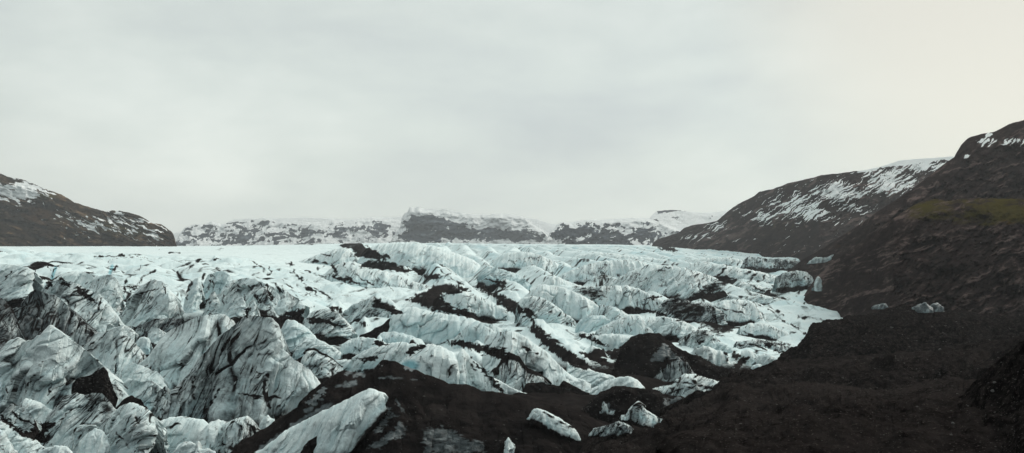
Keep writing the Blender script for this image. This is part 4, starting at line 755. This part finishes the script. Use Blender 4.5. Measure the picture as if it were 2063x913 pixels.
# ------------------------------------------------------------------ dark moraine banks in the right foreground
GR_SURF = []
def build_bank(name, label, crest, bot, d_crest, d_bot, seed, relief=1.25, q=.5, tone=0.0):
    x, y, t = resample(crest, 1.3); nu = len(x)
    y = y + 1.0 * perlin(t / 16, 0, 0, seed) + 1.0 * perlin(t / 5, 2, 0, seed)
    dc = np.interp(x, *np.array(d_crest).T); db = np.interp(x, *np.array(d_bot).T)
    by = np.maximum(np.full(nu, float(bot)), y + 25)
    nf = int((by - y).max() / 1.3); nb = 24
    s = np.linspace(0, 1, nf)[:, None]
    PY = y[None] + (by - y)[None] * s
    D = dc[None] + (db - dc)[None] * s ** q
    X, Y, Z = world(np.broadcast_to(x[None], PY.shape), PY, D)
    front = np.stack([X, Y, Z], 2)
    k = np.linspace(1, 0, nb, endpoint=False)[:, None]
    Bk = np.stack(np.broadcast_arrays(front[0, :, 0][None] * (1 + .1 * k), front[0, :, 1][None] + 26 * k, front[0, :, 2][None] - 15 * k ** 1.4), 2)
    Pg = np.concatenate([Bk, front], 0)
    n = normals_of(Pg)
    if np.median(n[..., 2]) < 0: n = -n
    X, Y, Z = Pg[..., 0], Pg[..., 1], Pg[..., 2]
    fade = np.concatenate([np.full(nb, .4), .25 + .75 * sstep(0, .15, s[:, 0])])[:, None]
    w = fbm(X / 14, Y / 20, 0, seed + 1, 3)
    disp = relief * fade * (2.4 * fbm(X / 16 + w, Y / 22, Z / 16, seed + 2, 3) + .55 * (1 - np.abs(perlin((X - .5 * Y) / 6 + w, Y / 10, Z / 6, seed + 3)) * 2)) + .42 * fbm(X / 2.5, Y / 3.5, Z / 2.5, seed + 4, 5, .65) + .16 * perlin(X / .5, Y / .7, Z / .5, seed + 5) + .30 * (1 - np.abs(perlin((X + .6 * Y) / 3 + w, (Y - .4 * X) / 7, Z / 3, seed + 6)) * 1.8) * fade
    Pg = Pg + n * disp[..., None]
    tn = tone + .28 * fbm(X / 9 + .3 * Y, Y / 5, Z / 6, seed + 8, 5, .65)  # bank tone: gravel colour, exaggerated in place of weak relief shading
    o = grid_mesh(name, Pg, GRAVEL, {'tone': tn}, flip=True)
    tag(o, label, kind='structure'); GR_SURF.append(Pg[nb:]); zput(Pg[nb:]); return o
build_bank('moraine', 'dark moraine bank rising beside the glacier edge at right', tr('8', [(-430, 830), (-300, 745), (-200, 668), (-120, 612), (-52, 566), (52, 497), (190, 440), (240, 400), (280, 360), (330, 300), (350, 265), (380, 250), (460, 228), (600, 205), (690, 196), (740, 170), (790, 153), (830, 150), (900, 166), (1000, 172), (1150, 168), (1220, 190), (1300, 200), (1456, 190), (1800, 170)]),
           800, [(1300, 185), (1500, 205), (1700, 250), (1820, 275), (2200, 280)], [(1300, 150), (1560, 160), (2200, 165)], 111, relief=2.0, tone=-.42)
build_bank('moraine', 'second low swell of black gravel on the moraine', tr('8', [(-560, 880), (-400, 800), (-300, 748), (-150, 648), (-52, 578), (60, 508), (180, 448), (300, 446), (420, 432), (560, 420), (700, 412), (850, 402), (1000, 388), (1150, 355), (1280, 330), (1456, 300), (1800, 280)]),
           860, [(1300, 165), (1560, 152), (1800, 155), (2200, 150)], [(1300, 120), (2200, 100)], 121, relief=1.8, tone=-.04)
build_bank('moraine', 'long dark moraine crest running down to the lower centre', tr('7', [(430, 930), (500, 860), (560, 825), (640, 815), (760, 790), (860, 745), (920, 700), (1000, 670), (1100, 625), (1180, 590), (1230, 550), (1320, 560)]) + tr('8', [(60, 585), (140, 555), (250, 542), (350, 540), (460, 552), (580, 565), (690, 592), (800, 575), (950, 545), (1100, 540), (1300, 560), (1600, 520)]),
           980, [(1160, 165), (1400, 130), (1700, 105), (2200, 100)], [(1160, 80), (1400, 45), (2200, 38)], 131, relief=1.1, tone=.12)
build_bank('moraine', 'steep black gravel bank in the bottom right corner', tr('8', [(900, 830), (1000, 770), (1080, 715), (1150, 650), (1230, 600), (1300, 530), (1340, 490), (1400, 440), (1456, 395), (1560, 330), (1750, 240)]),
           1010, [(1840, 70), (2063, 62), (2250, 60)], [(1840, 42), (2250, 34)], 141, relief=.9, tone=-.22)
# ground under and behind everything
gx_ = np.linspace(-6000, 6000, 60); gy_ = np.linspace(-800, 6800, 60)
GX, GY = np.meshgrid(gx_, gy_)
tag(grid_mesh('ground', np.stack([GX, GY, -75 + 0 * GX], 2), GRAVEL, {}), 'black gravel plain under the glacier and the hills', kind='structure')
# moraine floor the photographer stands on
nx_, ny_ = 160, 120
GX, GY = np.meshgrid(np.linspace(-60, 90, nx_), np.linspace(-60, 60, ny_))
GZ = -1.7 - .26 * np.maximum(GY, 0) - 12 * sstep(0, 60, -GX) + .25 * fbm(GX / 6, GY / 6, 0, 151, 4)
tag(grid_mesh('ground', np.stack([GX, GY, GZ], 2), GRAVEL, {}), 'dark gravel floor of the moraine at the near edge', kind='structure')
# ------------------------------------------------------------------ the pieces of ice, far to near
BUILT = {}; MOUND_SURF = []
for i, p in enumerate(PIECES):
    k = dict(p[5]); par = k.pop('of', None)
    if par: k['parent'] = next(o for l, o in BUILT.items() if l.startswith(par))
    BUILT[p[2]] = build_piece(i, *p[:5], **k)
# ------------------------------------------------------------------ stones
def stone_template(seed, sub=2):
    import bmesh
    bm = bmesh.new(); bmesh.ops.create_icosphere(bm, subdivisions=sub, radius=1)
    v = np.array([p.co[:] for p in bm.verts]); f = np.array([[q.index for q in p.verts] for p in bm.faces]); bm.free()
    r = 1 + .35 * perlin(v[:, 0] * 1.1, v[:, 1] * 1.1, v[:, 2] * 1.1, seed) + .15 * perlin(v[:, 0] * 3, v[:, 1] * 3, v[:, 2] * 3, seed + 1)
    for k in range(5):
        nn = GRAD[(seed * 31 + k * 13) % 256]; h = v @ nn
        r = np.minimum(r, np.where(h > .2, .78 / np.maximum(h, .2), 9))
    return (v * r[:, None] * np.array([1.15, .9, .7])), f
def stone_material(name, c0, c1):
    m, nt, b = new_mat(name); nb = NB(nt)
    nb.l(nb.mix(nb.noise(3.0, 6, .7), c0, c1), b.inputs['Base Color']); b.inputs['Roughness'].default_value = .9
    nb.l(nb.bump(nb.noise(6.0, 5, .7), .6, .1), b.inputs['Normal']); return m
SM1 = stone_material('grey_basalt_stone', (.05, .048, .047), (.14, .135, .13)); SM2 = stone_material('dark_gravel_stone', (.016, .0145, .0138), (.105, .096, .090))
def mesh_pydata(name, v, f, mat):
    me = bpy.data.meshes.new(name); me.from_pydata([tuple(map(float, p)) for p in v], [], [tuple(map(int, q)) for q in f]); me.update()
    me.polygons.foreach_set('use_smooth', np.full(len(me.polygons), False)); me.materials.append(mat); return me
def place_at(px, py):
    best = None
    for S_ in GR_SURF:
        x, y = to_plate(S_); e = np.hypot(x - px, y - py); k = np.unravel_index(np.argmin(e), e.shape)
        if e[k] < 2.5 and (best is None or S_[k][1] < best[1]): best = S_[k]
    return best
stone_meshes = [mesh_pydata('boulder', *stone_template(s_), SM1) for s_ in (3, 8, 14, 21)]
spots = [(2004, 772, 4.5, 'pale round boulder on the steep bank at lower right'), (2000, 790, 5, 'larger pale boulder just below another on the steep bank at lower right'), (1706, 817, 5.5, 'grey angular stone alone on the front moraine crest'),
         (1893, 706, 4, 'small grey boulder on the low gravel swell at right'), (1797, 661, 3.5, 'small pale stone high on the moraine bank'), (1814, 819, 4, 'flat grey stone in the dip below the moraine swell'), (1921, 853, 4, 'flat pale stone at the foot of the steep bank'), (1771, 904, 3.5, 'little light stone near the bottom edge right of centre')]
rr = random.Random(5)
for k, (px, py, r_, lab) in enumerate(spots):
    p = place_at(px, py)
    if p is None: continue
    o = bpy.data.objects.new('boulder', stone_meshes[k % 4]); COL.objects.link(o)
    sc_ = r_ / FPX * p[1]; o.scale = (sc_, sc_, sc_ * .8); o.location = (p[0], p[1], p[2] + .25 * sc_); o.rotation_euler = (rr.uniform(-.3, .3), rr.uniform(-.3, .3), rr.uniform(0, 6))
    tag(o, lab, 'boulder', 'stones on the dark moraine')
# loose gravel too plentiful to count
rg = np.random.default_rng(9); V, Fc = [], []; off = 0
tmpl = [stone_template(s_, 1) for s_ in (4, 9, 17)]
for S_, cnt in [(q_, 2600) for q_ in GR_SURF] + [(q_, 700) for q_ in MOUND_SURF]:
    h_, w_ = S_.shape[:2]
    for _ in range(cnt):
        i_, j_ = rg.integers(3, h_), rg.integers(0, w_); p = S_[i_, j_]
        v, f = tmpl[rg.integers(3)]; r_ = p[1] / FPX * (0.55 + 2.1 * rg.random() ** 4)
        c, s_ = math.cos(rg.random() * 6.28), math.sin(rg.random() * 6.28)
        vv = v * r_; r_ *= 1.0; V.append(np.stack([vv[:, 0] * c - vv[:, 1] * s_, vv[:, 0] * s_ + vv[:, 1] * c, vv[:, 2]], 1) + p); Fc.append(f + off); off += len(v)
o = bpy.data.objects.new('gravel', mesh_pydata('gravel', np.vstack(V), np.vstack(Fc), SM2)); COL.objects.link(o)
tag(o, 'loose dark gravel strewn over the moraine banks', kind='stuff')
# ------------------------------------------------------------------ haze, sky, sun, camera
import bmesh
SUN_AZ, SUN_EL = math.radians(50), math.radians(33)     # azimuth clockwise from the view direction (+Y)
me = bpy.data.meshes.new('haze'); bm = bmesh.new(); bmesh.ops.create_cube(bm, size=1); bm.to_mesh(me); bm.free()
hz = bpy.data.objects.new('haze', me); COL.objects.link(hz); hz.scale = (12400, 7800, 300); hz.location = (0, 3000, -76 + 150)
hm = bpy.data.materials.new('thin_mountain_haze'); hm.use_nodes = True; nt = hm.node_tree; nt.nodes.clear()
out = nt.nodes.new('ShaderNodeOutputMaterial'); vol = nt.nodes.new('ShaderNodeVolumePrincipled'); nt.links.new(vol.outputs[0], out.inputs['Volume'])
vol.inputs['Color'].default_value = (.90, .955, 1.0, 1); vol.inputs['Density'].default_value = 7.5e-5; vol.inputs['Anisotropy'].default_value = .45
me.materials.append(hm); tag(hz, 'thin pale blue haze over the glacier valley', kind='stuff')

wd = bpy.data.worlds.new('World'); sc.world = wd; wd.use_nodes = True; nt = wd.node_tree; nt.nodes.clear(); nb = NB(nt)
out = nb.n('ShaderNodeOutputWorld'); bg = nb.n('ShaderNodeBackground'); nb.l(bg.outputs[0], out.inputs[0])
sky = nb.n('ShaderNodeTexSky', sky_type='NISHITA', sun_disc=False); sky.sun_elevation = SUN_EL; sky.sun_rotation = SUN_AZ
gen = nb.n('ShaderNodeTexCoord').outputs['Generated']
mp = nb.n('ShaderNodeMapping'); mp.inputs['Scale'].default_value = (1.0, 1.0, 2.6); nb.l(gen, mp.inputs['Vector'])
c1 = nb.noise(2.6, 6, .5, mp.outputs[0], .3); c2 = nb.noise(7.0, 5, .55, mp.outputs[0], .2)
cl = nb.math('ADD', nb.math('MULTIPLY', c1, .7), nb.math('MULTIPLY', c2, .3))
K = 5.65
cloud = nb.ramp(cl, [(.36, tuple(K * v for v in (.82, .89, .885))), (.5, tuple(K * v for v in (.985, 1.065, 1.01))), (.64, tuple(K * v for v in (1.17, 1.235, 1.165)))])
dv = nb.n('ShaderNodeVectorMath', operation='DOT_PRODUCT'); nb.l(gen, dv.inputs[0])
dv.inputs[1].default_value = (.45, .86, .25)
glow = nb.ramp(dv.outputs['Value'], [(.95, (0, 0, 0)), (.998, (1, 1, 1))], 'EASE')
cloud = nb.mix(glow, cloud, tuple(K * v for v in (1.13, 1.10, .965)))
sx = nb.n('ShaderNodeSeparateXYZ'); nb.l(gen, sx.inputs[0])
side = nb.math('ADD', nb.math('MULTIPLY', sx.outputs['Y'], .55), nb.math('ADD', nb.math('MULTIPLY', sx.outputs['Z'], .55), nb.math('MULTIPLY', sx.outputs['X'], .22)))
rear_dim = nb.ramp(side, [(.0, (.24, .25, .26)), (.5, (1, 1, 1))])      # unseen rear sky dimmed on purpose to shade the near ice faces
cloud = nb.mix(1.0, cloud, rear_dim, 'MULTIPLY')
low = nb.ramp(sx.outputs['Z'], [(0.0, (1.22, 1.22, 1.21)), (.09, (1.08, 1.08, 1.075)), (.24, (1, 1, 1)), (.38, (1.08, 1.08, 1.08)), (.8, (1.6, 1.6, 1.6))], 'EASE')   # horizon lifted against the haze; unseen zenith brightened to light the ice
cloud = nb.mix(1.0, cloud, low, 'MULTIPLY')
allc = nb.mix(.93, sky.outputs[0], cloud)
nb.l(allc, bg.inputs['Color']); bg.inputs['Strength'].default_value = 0.1
sl = bpy.data.lights.new('sun', 'SUN'); sl.energy = 1.5; sl.angle = math.radians(14); sl.color = (1, .95, .86)
so = bpy.data.objects.new('sun', sl); COL.objects.link(so)
from mathutils import Vector
sd_ = Vector((math.sin(SUN_AZ) * math.cos(SUN_EL), math.cos(SUN_AZ) * math.cos(SUN_EL), math.sin(SUN_EL)))
so.rotation_euler = (-sd_).to_track_quat('-Z', 'Y').to_euler()
cd = bpy.data.cameras.new('camera'); cam = bpy.data.objects.new('camera', cd); COL.objects.link(cam); sc.camera = cam
cd.sensor_width = 36; cd.sensor_fit = 'HORIZONTAL'; cd.lens = 36 * FPX / 2063
cd.shift_y = (HY - 456.5) / 2063; cd.clip_start = .5; cd.clip_end = 30000
cam.rotation_euler = (math.radians(90), 0, 0)
vs = sc.view_settings; vs.view_transform = 'Standard'; vs.look = 'None'; vs.gamma = 1; vs.exposure = 0.3; vs.use_curve_mapping = False
sc.cycles.use_denoising = True
sc.cycles.max_bounces = 6; sc.cycles.diffuse_bounces = 3; sc.cycles.volume_bounces = 0
sc.cycles.transparent_max_bounces = 4
